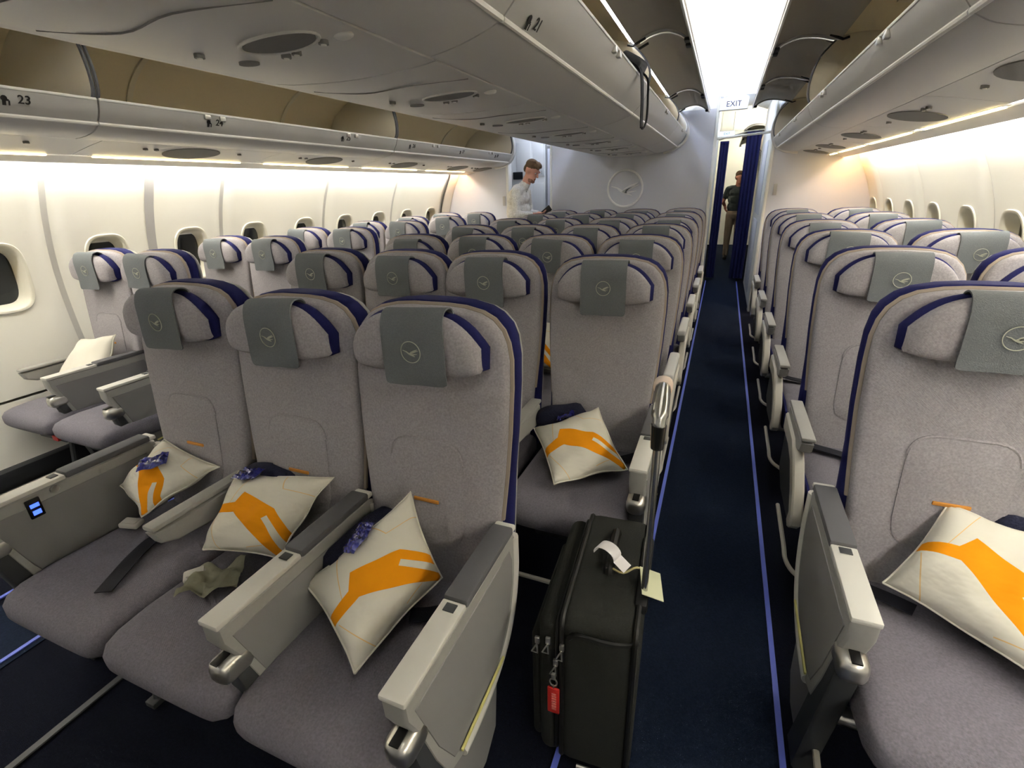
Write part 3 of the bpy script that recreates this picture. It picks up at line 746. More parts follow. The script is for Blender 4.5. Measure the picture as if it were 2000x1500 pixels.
def head_mesh(name, mat, sx, yf, yb, dz, n=26, front=True):
    rings = []
    for i in range(n + 1):
        u = -1 + 2 * i / n; u = math.copysign(abs(u) ** 0.8, u)
        a = abs(u)
        zt = 1.203 - 0.075 * a ** 3.4 + dz; zb = 1.050 + 0.010 * a ** 4 - dz
        e = max(0.12, (1 - a ** 7)) ** 0.5
        f = yf - 0.012 * a * a if front else yf
        hy = (yb - f) / 2 * (0.35 + 0.65 * e); cy = (yb + f) / 2 + (yb - f) / 2 * (1 - (0.35 + 0.65 * e)) * 0.7
        hz = (zt - zb) / 2 * ((0.82 + 0.18 * e) if front else (0.62 + 0.38 * e)); cz = (zt + zb) / 2
        rings.append([(0.176 * sx * u, cy + hy * math.copysign(abs(math.cos(t)) ** 0.7, math.cos(t)), cz + hz * math.copysign(abs(math.sin(t)) ** 0.7, math.sin(t))) for t in [2 * PI * k / 20 for k in range(20)]])
    return B().loft(rings).mesh(name, mat, True, 60)
me_head = head_mesh('headrest', m_fab, 1.0, -0.110, -0.055, 0.0)
me_gusset = head_mesh('headrest_side', m_navy, 1.055, -0.082, -0.030, 0.004, front=False)
def cover_mesh(drop, skew, wid=0.172):
    path = [(-0.048, 1.17), (-0.052, 1.198), (-0.068, 1.210), (-0.088, 1.210), (-0.104, 1.199), (-0.1145, 1.172), (-0.1175, 1.13), (-0.1185, 1.095), (-0.1195, 1.07), (-0.121, 1.055 - drop * 0.5), (-0.122, 1.042 - drop)]
    P_ = smooth_path([(0, y, z) for y, z in path], 4)
    rings = []; N_ = len(P_)
    for i, p in enumerate(P_):
        d = (P_[min(i + 1, N_ - 1)] - P_[max(i - 1, 0)]).normalized(); nn = Vector((0, d.z, -d.y))
        if nn.y > 0 and p.z < 1.19: nn = -nn
        w = wid / 2 * (1 - 0.10 * max(0, (i - (N_ - 3)) / 2) ** 2)
        row = []
        for k in range(13):
            x = -w + 2 * w * k / 12
            wv = 0.0018 * math.sin(x * 70 + i * 0.3 + skew * 9) * (i / N_)
            row.append(Vector((x + skew * 0.02 * (i / N_), p.y - wv, p.z + skew * x * 0.10)))
        rings.append([q + nn * 0.002 for q in row] + [q - nn * 0.002 for q in reversed(row)])
    return B().loft(rings).mesh('headrest_cover', m_cover, True, 50)
me_covers = [cover_mesh(0.0, 0.0), cover_mesh(0.010, 0.5), cover_mesh(0.004, -0.6), cover_mesh(0.030, 0.15)]
me_emb = emblem_mesh(0.0265, 0.0011, 0.0009, m_emb)
CU = [(-0.640, 0.165, 0.408, 0.380), (-0.632, 0.195, 0.430, 0.360), (-0.612, 0.212, 0.447, 0.345), (-0.575, 0.222, 0.457, 0.335), (-0.50, 0.226, 0.462, 0.330), (-0.38, 0.226, 0.458, 0.330), (-0.25, 0.226, 0.452, 0.330), (-0.10, 0.224, 0.446, 0.330)]
rings = []
for y, w, zt, zb in CU:
    rg = []
    for i in range(36):
        t_ = 2 * PI * i / 36; c, s_ = math.cos(t_), math.sin(t_); k = 4.2
        x = w * math.copysign(abs(c) ** (2 / k), c)
        z = (zt + zb) / 2 + (zt - zb) / 2 * math.copysign(abs(s_) ** (2 / k), s_)
        if s_ > 0.3: z -= 0.008 * max(0, 1 - (x / w) ** 2) * (1 if y > -0.58 else 0.3)
        rg.append((x, y, z))
    rings.append(rg)
me_cush = B().loft(rings).mesh('seat_cushion', m_fab_shaded, True, 60)
b = B()
b.prism([(-0.62, 0.40), (-0.60, 0.435), (-0.5, 0.452), (-0.12, 0.438), (-0.12, 0.335), (-0.58, 0.338), (-0.61, 0.36)], 'x', -0.004, 0.004)
me_cside = b.mesh('cushion_side', m_navy)
b = B(); b.box((0, interp(FY, 0.695) - 0.0085, 0.695), (0.078, 0.006, 0.010), 0.002); me_tab = b.mesh('fabric_tab', m_tab)
# ordinary arms
b = B(); b.box((0, -0.30, 0.615), (0.050, 0.37, 0.034), 0.012, 3); me_apad_l = b.mesh('arm_pad', m_padl)
b = B(); b.box((0, -0.30, 0.618), (0.046, 0.36, 0.016), 0.006); me_apad_d = b.mesh('arm_pad', m_cons)
b = B(); b.prism([(-0.48, 0.605), (-0.13, 0.605), (-0.12, 0.56), (-0.17, 0.52), (-0.42, 0.545), (-0.465, 0.565)], 'x', -0.020, 0.020, 0.006); me_abody = b.mesh('arm_body', m_cons)
b = B(); b.prism([(-0.13, 0.57), (-0.36, 0.565), (-0.46, 0.52), (-0.545, 0.455), (-0.60, 0.385), (-0.605, 0.345), (-0.57, 0.312), (-0.535, 0.325), (-0.548, 0.365), (-0.49, 0.425), (-0.40, 0.485), (-0.30, 0.505), (-0.13, 0.50)], 'x', -0.019, 0.019, 0.006); me_apanel = b.mesh('arm_side_panel', m_ivory)
b = B(); b.prism([(-0.14, 0.505), (-0.30, 0.51), (-0.41, 0.49), (-0.50, 0.43), (-0.555, 0.36), (-0.5, 0.30), (-0.27, 0.29), (-0.15, 0.33)], 'x', -0.010, 0.010, 0.002); me_ainset = b.mesh('side_inset', m_dkpl)
# bulkhead-row consoles with stowed table
CON = [(-0.600, 0.676), (-0.115, 0.676), (-0.092, 0.665), (-0.080, 0.63), (-0.086, 0.54), (-0.125, 0.42), (-0.19, 0.345), (-0.30, 0.30), (-0.42, 0.295), (-0.495, 0.325), (-0.535, 0.43), (-0.575, 0.575), (-0.60, 0.635)]
b = B(); b.prism(CON, 'x', -0.026, 0.026, 0.006); me_cbody = b.mesh('console_body', m_cons)
INS = [(-0.575, 0.64), (-0.13, 0.64), (-0.115, 0.60), (-0.12, 0.53), (-0.155, 0.44), (-0.21, 0.375), (-0.31, 0.335), (-0.41, 0.33), (-0.47, 0.35), (-0.52, 0.46)]
b = B(); b.prism(INS, 'x', -0.0278, 0.0278, 0.0015); me_cinset = b.mesh('table_panel', m_panel)
b = B(); b.box((0, -0.485, 0.683), (0.056, 0.235, 0.014), 0.004); me_ccap = b.mesh('console_cap', m_cap)
b = B(); b.box((0, -0.388, 0.691), (0.026, 0.022, 0.003), 0.001); me_cslot = b.mesh('latch_slot', m_dkpl)
b = B(); b.box((0, -0.235, 0.686), (0.058, 0.262, 0.022), 0.006); me_cpad = b.mesh('console_pad', m_pad)
b = B(); b.box((0, -0.098, 0.683), (0.056, 0.03, 0.016), 0.006); me_cend = b.mesh('console_end', m_cap)
b = B(); b.tube(smooth_path([(0, -0.088, 0.655), (0, -0.092, 0.54), (0, -0.13, 0.425), (0, -0.20, 0.352), (0, -0.31, 0.312), (0, -0.43, 0.306)], 4), 0.016, 10); me_crim = b.mesh('side_rim', m_cap)
b = B(); b.box((0, -0.33, 0.352), (0.006, 0.24, 0.009), 0.002, rot=(0.06, 0, 0)); me_cstrip = b.mesh('glow_strip', m_yel)
b = B(); b.box((0, -0.578, 0.555), (0.060, 0.085, 0.062), 0.022, 3); me_hinge = b.mesh('table_hinge', m_steel)
b = B(); b.box((0, -0.598, 0.5865), (0.020, 0.035, 0.004), 0.001); me_hslot = b.mesh('hinge_slot', m_black)
b = B(); b.prism([(-0.600, 0.535), (-0.535, 0.535), (-0.40, 0.02), (-0.49, 0.02)], 'x', -0.024, 0.024, 0.006); me_spar = b.mesh('leg_spar', m_dkpl)
b = B(); b.prism([(-0.52, 0.30), (-0.20, 0.30), (-0.23, 0.10), (-0.30, 0.05), (-0.42, 0.06), (-0.50, 0.14)], 'x', -0.008, 0.008, 0.003); me_shroud = b.mesh('side_shroud', m_panel)
# frame
b = B(); b.tube([(-0.234, -0.45, 0.285), (0.234, -0.45, 0.285)], 0.022, 10); me_beam = b.mesh('beam', m_steel)
b = B(); b.tube([(0, -0.45, 0.285), (0, -0.50, 0.01)], 0.016, 8); b.tube([(0, -0.45, 0.27), (0, -0.10, 0.01)], 0.014, 8); b.box((0, -0.30, 0.012), (0.04, 0.46, 0.02), 0.004); me_leg = b.mesh('leg', m_dkpl)
b = B(); b.box((0, -0.42, 0.285), (0.26, 0.24, 0.05), 0.012); me_pouch = b.mesh('life_vest_pouch', m_dkpl)
b = B(); b.box((0, -0.545, 0.285), (0.05, 0.02, 0.03), 0.004); me_rtab = b.mesh('pull_tab', m_red)
b = B(); b.tube(smooth_path([(0, -0.16, 0.14), (0, -0.42, 0.135), (0, -0.52, 0.13), (0.03, -0.585, 0.125), (0.10, -0.61, 0.12), (0.44, -0.61, 0.12)], 4), 0.0085, 8); me_bar = b.mesh('baggage_bar', m_ivory)
def belt_mesh(pts, w=0.045):
    P_ = smooth_path(pts, 5); b = B(); b.strip(P_, (0, 0, 1) if False else [(-(P_[min(i + 1, len(P_) - 1)] - P_[max(i - 1, 0)]).y, (P_[min(i + 1, len(P_) - 1)] - P_[max(i - 1, 0)]).x, 0.0) for i in range(len(P_))], w, 0.003)
    return b.mesh('seat_belt', m_belt)
me_beltR = belt_mesh([(0.215, -0.135, 0.456), (0.17, -0.20, 0.462), (0.10, -0.26, 0.462), (0.04, -0.29, 0.462)])
me_beltL = belt_mesh([(-0.215, -0.135, 0.456), (-0.17, -0.19, 0.462), (-0.10, -0.22, 0.462), (-0.06, -0.24, 0.462)])
b = B(); b.box((0.0, 0, 0), (0.062, 0.042, 0.018), 0.006, 3); b.box((0.0, 0, 0.010), (0.045, 0.03, 0.004), 0.002); me_buckle = b.mesh('belt_buckle', m_buckle)

def seat(x, y, label, group, arms, near=False, variant=0, belts=False, buckle=None, leg=(), pouch=False, bar=0, head_dz=0.0, tab=True, back_dz=0.0, con_dy=0.0, con_dz=-0.04, mid_d=(0, 0), side_band=None):
    """arms: list of (dx, kind) with kind console / aisle_light / aisle_grey / mid"""
    t = thing('airline_seat', label, 'seat', (x, y, 0), group=group)
    head_dz += back_dz
    put('back_shell', me_shell, t, (0, 0, back_dz)); put('rear_cover', me_shellrear, t, (0, 0, back_dz))
    bk = put('backrest', me_back, t, (0, 0, back_dz))
    put('piping', me_pipe, bk)
    if tab:
        put('lumbar_pad', me_lumbar, bk); put('fabric_tab', me_tab, bk, label='small orange tab')
        put('lumbar_piping', me_lseam, bk)
    hd = put('headrest', me_head, t, (0, 0, head_dz)); put('headrest_side', me_gusset, hd, label='navy side panel')
    dx, rz = [(0, 0), (0.012, 0.02), (-0.01, -0.03), (0.006, 0.05)][variant]
    cv = put('headrest_cover', me_covers[variant], t, (dx, 0, head_dz), (0, rz * 0.0, 0), label='dark grey cloth with a bird emblem')
    put('emblem', me_emb, cv, (0.004, -0.1238, 1.122 - (0.006 if variant in (1, 3) else 0)), (PI / 2 + 0.02, 0, 0))
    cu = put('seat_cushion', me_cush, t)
    for sx in (side_band or ()): put('cushion_side', me_cside, cu, (sx * 0.2235, 0, 0), label='navy side band')
    put('beam', me_beam, t)
    for lx in leg: put('leg', me_leg, t, (lx, 0, 0))
    if pouch:
        p_ = put('life_vest_pouch', me_pouch, t); put('pull_tab', me_rtab, p_, (0.06, 0, 0), label='red pull tab')
    if bar: put('baggage_bar', me_bar, t, (bar * 0.245, 0, 0), scale=(-bar, 1, 1))
    if belts:
        put('seat_belt', me_beltR, t); put('seat_belt', me_beltL, t)
    if buckle: put('belt_buckle', me_buckle, t, (buckle[0], buckle[1], buckle[2]), (0, 0, buckle[3]))
    for ax, kind in arms:
        if kind in ('console', 'console_wall'):
            a = put('console_arm', me_cbody, t, (ax, con_dy, con_dz))
            put('table_panel', me_cinset, a); c = put('console_cap', me_ccap, a); put('latch_slot', me_cslot, a)
            put('console_pad', me_cpad, a); put('console_end', me_cend, a)
            for sx in (-1, 1):
                put('side_rim', me_crim, a, (sx * 0.018, 0, 0)); put('glow_strip', me_cstrip, a, (sx * 0.0335, 0, 0))
            put('table_hinge', me_hinge, a); put('hinge_slot', me_hslot, a)
            if kind == 'console': put('leg_spar', me_spar, t, (ax, con_dy, -0.012))
            if kind == 'console': put('side_shroud', me_shroud, t, (ax, con_dy, -0.035))
        elif kind == 'mid':
            a = put('armrest', me_abody, t, (ax + mid_d[0], mid_d[1], 0)); put('arm_pad', me_apad_d, a)
        else:
            a = put('armrest', me_abody, t, (ax, 0, 0)); put('arm_pad', me_apad_l if kind == 'aisle_light' else me_apad_d, a)
            sp = put('arm_side_panel', me_apanel, t, (ax + (0.012 if ax > 0 else -0.012), 0, 0)); put('side_inset', me_ainset, sp)
    return t

SP = 0.468
nth = ['front', 'second', 'third', 'fourth', 'fifth', 'sixth', 'last']
# centre front row: three seats between consoles
X1 = [-0.480, -0.025, 0.430]
s1 = seat(X1[0], 1.055, 'front-row centre seat next to the left aisle, black belt hanging over it', 'front row seats', [(-0.272, 'console'), (0.2275, 'mid')], variant=1, leg=(0.1,), pouch=True, con_dz=-0.012, mid_d=(-0.035, 0.065), head_dz=0.008)
s2 = seat(X1[1], 1.055, 'middle seat of the front centre row, white pillow and crumpled cloth on it', 'front row seats', [(0.2275, 'console')], variant=1, leg=(), pouch=True, back_dz=-0.015, head_dz=0.012)
s3 = seat(X1[2], 1.055, 'front-row centre seat beside the black suitcase', 'front row seats', [(0.2275, 'console')], variant=1, leg=(0.1,), pouch=True, belts=True, back_dz=-0.015, head_dz=0.012, buckle=(0.16, -0.27, 0.478, 0.9))
# seat control with blue screen in the left console
b = B(); b.box((0.030, -0.515, 0.575), (0.008, 0.036, 0.062), 0.003); sc_ = put('seat_control', b.mesh('seat_control', m_black), s1, (-0.272, 0.05, 0.045))
b = B(); b.box((0.0345, -0.515, 0.585), (0.002, 0.022, 0.012)); b.box((0.0345, -0.515, 0.562), (0.002, 0.02, 0.014)); put('lit_icon', b.mesh('lit_icon', M('blue_icon', (60, 90, 255), emit=((60, 90, 255), 1.2))), sc_, label='glowing blue icon')
b = B(); b.disc((0.029, -0.455, 0.605), 0.012, 'x', 0.008, 14); put('release_button', b.mesh('release_button', m_steel), s1, (-0.272, 0.05, 0.045))
# centre rows two to seven
colname = ['by the left aisle', 'second from the left aisle', 'second from the right aisle', 'by the right aisle']
random.seed(3)
for r in range(6):
    for i in range(4):
        y = 1.948 + 0.8 * r; x = (i - 1.5) * SP - (0.028 if (r == 0 and i == 2) else 0.0)
        arms = []
        if i == 3: arms.append((0.240, 'console' if r == 0 else 'aisle_light'))
        if i == 0: arms.append((-0.240, 'aisle_light'))
        if i < 3: arms.append((0.234, 'mid'))
        lb = 'grey seat in the %s centre row, %s' % (nth[r + 1], colname[i])
        if r == 0 and i == 3: lb = 'aisle seat of the second centre row, holding an orange and white pillow'
        v = 0 if (r == 0 and i == 3) else random.choice([0, 0, 1, 2, 3])
        seat(x, y, lb, 'centre block seats', arms, variant=3 if (r == 0 and i == 3) else v, leg=((0.12,) if i in (0, 3) else ()), pouch=(r == 0 and i == 3), bar=(1 if i == 3 else (-1 if i == 0 else 0)), belts=(r == 0 and i == 3),
             head_dz=0.004 if (r == 0 and i == 3) else random.uniform(-0.012, 0.006), tab=not (r == 0 and i == 3), back_dz=-0.01 if (r == 0 and i == 3) else 0.0, side_band=((1,) if (i == 3 and r) else None))
# left pairs
for r in range(6):
    for i, x in enumerate((-2.196, -1.731)):
        y = 1.796 + 0.8 * r
        if r == 0: arms = [(-0.222, 'mid'), (0.180, 'console')] if i == 0 else [(0.180, 'console')]
        else: arms = [(-0.235, 'mid'), (0.232, 'mid')] if i == 0 else [(0.240, 'aisle_light')]
        nm = ['window', 'aisle'][i]
        lb = 'grey %s seat in the %s row on the left side' % (nm, nth[r] if r < 5 else 'last')
        seat(x, y, lb, 'left window pairs', arms, variant=random.choice([0, 1, 2, 3]), leg=(0.0,), pouch=(r == 0), bar=(1 if i == 1 else 0), head_dz=random.uniform(-0.01, 0.006), con_dy=0.05, side_band=((1,) if (i == 1 and r) else None))
# right pairs
for r in range(6):
    for i, x in enumerate((1.707, 2.196)):
        if r == 0 and i == 1: continue
        y = 1.459 + 0.8 * r
        if r == 0: arms = [(-0.255, 'console'), (0.245, 'console')] if i == 0 else [(0.215, 'console_wall')]
        else: arms = [(-0.245, 'aisle_grey'), (0.245, 'mid')] if i == 0 else [(0.235, 'mid')]
        nm = ['aisle', 'window'][i]
        lb = 'grey %s seat in the %s row on the right side' % (nm, nth[r] if r < 5 else 'last')
        if r == 0 and i == 0: lb = 'front-row right seat cut by the frame edge, pillow on its cushion'
        seat(x, y, lb, 'right window pairs', arms, variant=[0, 0, 2, 0, 3, 1][r] if i == 0 else random.choice([0, 1, 2]), leg=(0.0,), pouch=(r == 0), bar=(-1 if i == 0 else 0), belts=(i == 0 and r in (0, 1, 2)),
             buckle=((-0.05, -0.29, 0.474, -0.25) if (i == 0 and r in (1, 2)) else ((-0.20, -0.34, 0.474, 0.1) if (i == 0 and r == 0) else None)), head_dz=0.012 if (r == 0 and i == 0) else random.uniform(-0.008, 0.006), con_dy=0.07, side_band=((-1,) if (i == 0 and r) else None))

# ------------------------------------------------------------------ pillows
def pillow_material(orange):
    m = bpy.data.materials.new('pillow_print'); m.use_nodes = True
    nt = m.node_tree; N, L = nt.nodes, nt.links; bs = N['Principled BSDF']
    bs.inputs['Roughness'].default_value = 0.92; bs.inputs['Specular IOR Level'].default_value = 0.15
    uv = N.new('ShaderNodeUVMap'); uv.uv_map = 'UVMap'; sp = N.new('ShaderNodeSeparateXYZ'); L.new(uv.outputs[0], sp.inputs[0])
    def half(p, q):   # 1 where point is left of p->q
        (x0, y0), (x1, y1) = p, q; a, c = -(y1 - y0), (x1 - x0); d = -(a * x0 + c * y0)
        m1 = N.new('ShaderNodeMath'); m1.operation = 'MULTIPLY_ADD'; L.new(sp.outputs[0], m1.inputs[0]); m1.inputs[1].default_value = a; m1.inputs[2].default_value = d
        m2 = N.new('ShaderNodeMath'); m2.operation = 'MULTIPLY_ADD'; L.new(sp.outputs[1], m2.inputs[0]); m2.inputs[1].default_value = c; L.new(m1.outputs[0], m2.inputs[2])
        m3 = N.new('ShaderNodeMath'); m3.operation = 'GREATER_THAN'; L.new(m2.outputs[0], m3.inputs[0]); m3.inputs[1].default_value = 0.0
        return m3.outputs[0]
    def op(o, a, c):
        k = N.new('ShaderNodeMath'); k.operation = o
        for i, s_ in enumerate((a, c)):
            if isinstance(s_, float): k.inputs[i].default_value = s_
            else: L.new(s_, k.inputs[i])
        return k.outputs[0]
    def convex(pts):
        area = sum(pts[i - 1][0] * pts[i][1] - pts[i][0] * pts[i - 1][1] for i in range(len(pts)))
        if area < 0: pts = pts[::-1]
        r = None
        for i in range(len(pts)):
            h = half(pts[i], pts[(i + 1) % len(pts)]); r = h if r is None else op('MULTIPLY', r, h)
        return r
    band = op('MAXIMUM', convex([(-0.02, 0.42), (0.31, 0.45), (0.30, 0.58), (-0.02, 0.52)]), convex([(0.30, 0.45), (1.02, -0.04), (1.02, 0.27), (0.75, 0.53), (0.33, 0.70), (0.25, 0.57)]))
    notch = convex([(0.68, 0.40), (1.0, 0.07), (1.05, 0.07), (1.05, 0.13), (0.72, 0.44)])
    mask = op('MULTIPLY', band, op('SUBTRACT', 1.0, notch))
    def line(p, q, w=0.004):
        d = Vector((q[0] - p[0], q[1] - p[1])).normalized(); n_ = (-d.y * w, d.x * w)
        return convex([(p[0] - n_[0], p[1] - n_[1]), (q[0] - n_[0], q[1] - n_[1]), (q[0] + n_[0], q[1] + n_[1]), (p[0] + n_[0], p[1] + n_[1])])
    thin = None
    for p, q in (((0.30, 1.0), (0.16, 0.50)), ((0.62, 0.98), (0.70, 0.78)), ((0.70, 0.78), (1.0, 0.74)), ((0.05, 0.40), (0.22, 0.0)), ((0.60, 0.05), (0.80, 0.10))):
        l_ = line(p, q); thin = l_ if thin is None else op('MAXIMUM', thin, l_)
    mx = N.new('ShaderNodeMix'); mx.data_type = 'RGBA'; mx.inputs[6].default_value = srgb(228, 224, 210); mx.inputs[7].default_value = srgb(234, 200, 140); L.new(thin, mx.inputs[0])
    mx2 = N.new('ShaderNodeMix'); mx2.data_type = 'RGBA'; L.new(mx.outputs[2], mx2.inputs[6]); mx2.inputs[7].default_value = srgb(238, 152, 20); L.new(mask, mx2.inputs[0])
    L.new(mx2.outputs[2], bs.inputs['Base Color'])
    tn = N.new('ShaderNodeTexNoise'); tn.inputs['Scale'].default_value = 7; bp = N.new('ShaderNodeBump'); bp.inputs['Distance'].default_value = 0.02; bp.inputs['Strength'].default_value = 0.25
    L.new(tn.outputs[0], bp.inputs['Height']); L.new(bp.outputs[0], bs.inputs['Normal'])
    return m
m_pill = pillow_material(True)
m_pillw = M('pillow_cloth', (228, 224, 210), 0.92, bump=(8, 0.25, 0.02))
def pillow(label, TL, TR, BR, BL, T=0.05, name='pillow', seed=0, printed=True):
    TL, TR, BR, BL = map(Vector, (TL, TR, BR, BL))
    cen = (TL + TR + BR + BL) / 4
    nrm = (TR - BL).cross(TL - BR).normalized()
    to_cam = Vector((CAMX, 0, 1.46)) - cen
    if nrm.dot(to_cam) < 0: nrm = -nrm
    n = 26; rnd = random.Random(seed); ph = [rnd.uniform(0, 6) for _ in range(6)]
    bm = bmesh.new(); uvl = bm.loops.layers.uv.new('UVMap')
    def P(u, v, side):
        a, c = 2 * u - 1, 2 * v - 1
        pinch = 0.035
        uu = u + pinch * (-a) * (1 - c * c) * abs(a) ** 2; vv = v + pinch * (-c) * (1 - a * a) * abs(c) ** 2
        p = (BL * (1 - uu) + BR * uu) * (1 - vv) + (TL * (1 - uu) + TR * uu) * vv
        h = (max(0, (1 - abs(a) ** 2.4)) * max(0, (1 - abs(c) ** 2.4))) ** 0.55
        wr = 0.004 * math.sin(9 * u + 5 * v + ph[0]) + 0.003 * math.sin(14 * v - 6 * u + ph[1]) + 0.002 * math.sin(23 * u + ph[2])
        edge = 0.006 * math.sin(11 * u + ph[3]) * (1 - h) + 0.006 * math.sin(12 * v + ph[4]) * (1 - h)
        return p + nrm * (side * (T * h + wr * h) + edge) - cen
    for side in (1, -1):
        V = [[bm.verts.new(P(i / n, j / n, side)) for j in range(n + 1)] for i in range(n + 1)]
        for i in range(n):
            for j in range(n):
                q = [(i, j), (i + 1, j), (i + 1, j + 1), (i, j + 1)]
                f = bm.faces.new([V[a][c] for a, c in q]); f.material_index = 0 if (side > 0 and printed) else 1; f.smooth = True
                for lp, (a, c) in zip(f.loops, q): lp[uvl].uv = (a / n, c / n)
    bmesh.ops.remove_doubles(bm, verts=bm.verts, dist=0.0004)
    bmesh.ops.recalc_face_normals(bm, faces=bm.faces)
    me = bpy.data.meshes.new('pillow'); bm.to_mesh(me); bm.free(); me.materials.append(m_pill); me.materials.append(m_pillw)
    t = thing(name, label, 'pillow', cen, group='white and orange pillows')
    put('pillow_cover', me, t)
    b = B(); edge = [P(k / 12, 0, 0) for k in range(13)] + [P(1, k / 12, 0) for k in range(1, 13)] + [P(1 - k / 12, 1, 0) for k in range(1, 13)] + [P(0, 1 - k / 12, 0) for k in range(1, 13)]
    b.tube(edge, 0.0028, 6, False); put('seam', b.mesh('seam', m_pillw), t)
    def surf(u, v):
        p = P(u, v, 1) + cen; pu = P(min(u + .05, 1), v, 1) - P(max(u - .05, 0), v, 1); pv = P(u, min(v + .05, 1), 1) - P(u, max(v - .05, 0), 1)
        nn = pu.cross(pv).normalized()
        if nn.dot(nrm) < 0: nn = -nn
        return p, pu.normalized(), nn
    return surf
m_wrap = M('blue_wrapper', (44, 46, 128), 0.22, noise=(60, 0.6), bump=(70, 1.0, 0.01), coat=0.6)
def packet(surf, u, v, label, w=0.09, h=0.055, ang=0.0):
    p, ex, nn = surf(u, v); ey = nn.cross(ex)
    ex, ey = ex * math.cos(ang) + ey * math.sin(ang), -ex * math.sin(ang) + ey * math.cos(ang)
    b = B(); n, m_ = 12, 8
    rnd = random.Random(label)
    H = [[rnd.uniform(-0.004, 0.006) for _ in range(m_ + 1)] for _ in range(n + 1)]
    def f(s_):
        def g(a, c):
            i, j = round(a * n), round(c * m_)
            e = min(a, 1 - a, c, 1 - c); t_ = 0.008 * min(1, e * 6)
            return Vector(((a - .5) * w, (c - .5) * h + 0.004 * math.sin(a * 9), 0.011 + s_ * t_ + (H[i][j] if e > 0.02 else 0.0)))
        return g
    b.grid(f(1), n, m_); b.grid(f(-1), n, m_)
    me = b.mesh('wrapper', m_wrap, True, 25, merge=0.0004)
    o = put('wrapped_packet', me, label=label, cat='packet', group='blue wrapped packets')
    o.matrix_world = Matrix(((ex.x, ey.x, nn.x, p.x), (ex.y, ey.y, nn.y, p.y), (ex.z, ey.z, nn.z, p.z), (0, 0, 0, 1)))
p3 = pillow('orange and white pillow on the front seat beside the suitcase', (0.205, 0.70, 0.535), (0.420, 0.900, 0.735), (0.515, 0.86, 0.515), (0.470, 0.560, 0.500), 0.055, seed=1)
packet(p3, 0.52, 0.93, 'blue wrapped packet on the pillow beside the suitcase', ang=0.6)
p2 = pillow('orange and white pillow on the middle front seat', (-0.25, 0.915, 0.655), (0.12, 0.935, 0.70), (0.035, 0.77, 0.51), (-0.205, 0.715, 0.515), 0.05, seed=2)
packet(p2, 0.22, 0.92, 'blue wrapped packet on the middle front pillow', ang=0.1)
p1 = pillow('orange and white pillow on the front seat by the left aisle', (-0.61, 0.93, 0.70), (-0.37, 0.94, 0.63), (-0.515, 0.745, 0.53), (-0.70, 0.80, 0.575), 0.05, seed=3)
packet(p1, 0.45, 0.62, 'dark blue packet lying on the pillow by the left aisle', ang=0.9)
p4 = pillow('orange and white pillow on the aisle seat of the second centre row', (0.46, 1.735, 0.525), (0.715, 1.80, 0.635), (0.875, 1.60, 0.490), (0.655, 1.40, 0.495), 0.05, seed=4)
packet(p4, 0.52, 0.99, 'blue wrapped packet on the second row pillow', ang=0.2)
p5 = pillow('large orange and white pillow on the right front seat at the frame edge', (1.700, 1.355, 0.70), (1.93, 1.33, 0.66), (1.84, 1.00, 0.50), (1.575, 1.235, 0.515), 0.055, seed=5)
pillow('pillow standing in the gap between two centre seats of the third row', (0.02, 2.665, 0.75), (0.30, 2.665, 0.75), (0.29, 2.56, 0.48), (0.03, 2.56, 0.48), 0.045, seed=6)
pillow('plain pale pillow on the front left window seat', (-2.34, 1.62, 0.72), (-2.04, 1.64, 0.77), (-2.02, 1.48, 0.50), (-2.33, 1.40, 0.52), 0.05, seed=7, printed=False)
pillow('pillow half hidden on the second row right aisle seat', (1.80, 2.12, 0.78), (1.95, 2.02, 0.74), (1.94, 1.90, 0.49), (1.80, 2.02, 0.50), 0.045, seed=8)
# ------------------------------------------------------------------ blankets
m_blank = M('blanket_fleece', (30, 33, 58), 0.98, noise=(150, 0.4), bump=(300, 0.8, 0.004))
def blanket(label, c, d, rot, seed):
    rnd = random.Random(seed); b = B(); rings = []
    n = 14
    for i in range(n + 1):
        u = -1 + 2 * i / n; e = max(0.05, 1 - abs(u) ** 6) ** 0.4
        rings.append([(u * d[0] / 2, d[1] / 2 * e * (math.copysign(abs(math.cos(t)) ** 0.65, math.cos(t))) * (1 + 0.05 * math.sin(3 * t + seed + u * 3)), d[2] / 2 * e * math.copysign(abs(math.sin(t)) ** 0.65, math.sin(t)) * (1 + 0.06 * math.sin(u * 5 + seed))) for t in [2 * PI * k / 22 for k in range(22)]])
    b.loft(rings)
    t = thing('blanket', label, 'blanket', c, group='folded navy blankets'); t.rotation_euler = rot
    put('cloth_body', b.mesh('cloth_body', m_blank, True, 70), t)
    b = B(); b.strip([(-d[0] / 2 * 0.9, -d[1] / 2 * 0.98, 0.006), (0, -d[1] / 2 * 1.03, 0.004), (d[0] / 2 * 0.9, -d[1] / 2 * 0.98, 0.0)], (0, 0, 1), 0.012, 0.006); put('fold_edge', b.mesh('fold_edge', m_blank), t)
blanket('rolled navy blanket against the console beside the front right pillow', (0.275, 0.865, 0.545), (0.27, 0.085, 0.15), (0, -0.12, 1.35), 1)
blanket('folded navy blanket behind the middle front pillow', (-0.14, 0.955, 0.60), (0.22, 0.07, 0.16), (0.2, 0, 0.05), 2)
blanket('navy blanket tucked behind the second row pillow', (0.56, 1.80, 0.555), (0.22, 0.08, 0.13), (0.2, -0.25, 0.1), 3)
blanket('navy blanket behind the right front pillow at the frame edge', (1.87, 1.36, 0.60), (0.17, 0.06, 0.18), (0.1, 0, 0), 4)
blanket('round navy blanket on the front left aisle seat', (-1.66, 1.60, 0.56), (0.10, 0.09, 0.10), (0, 0, 0), 5)
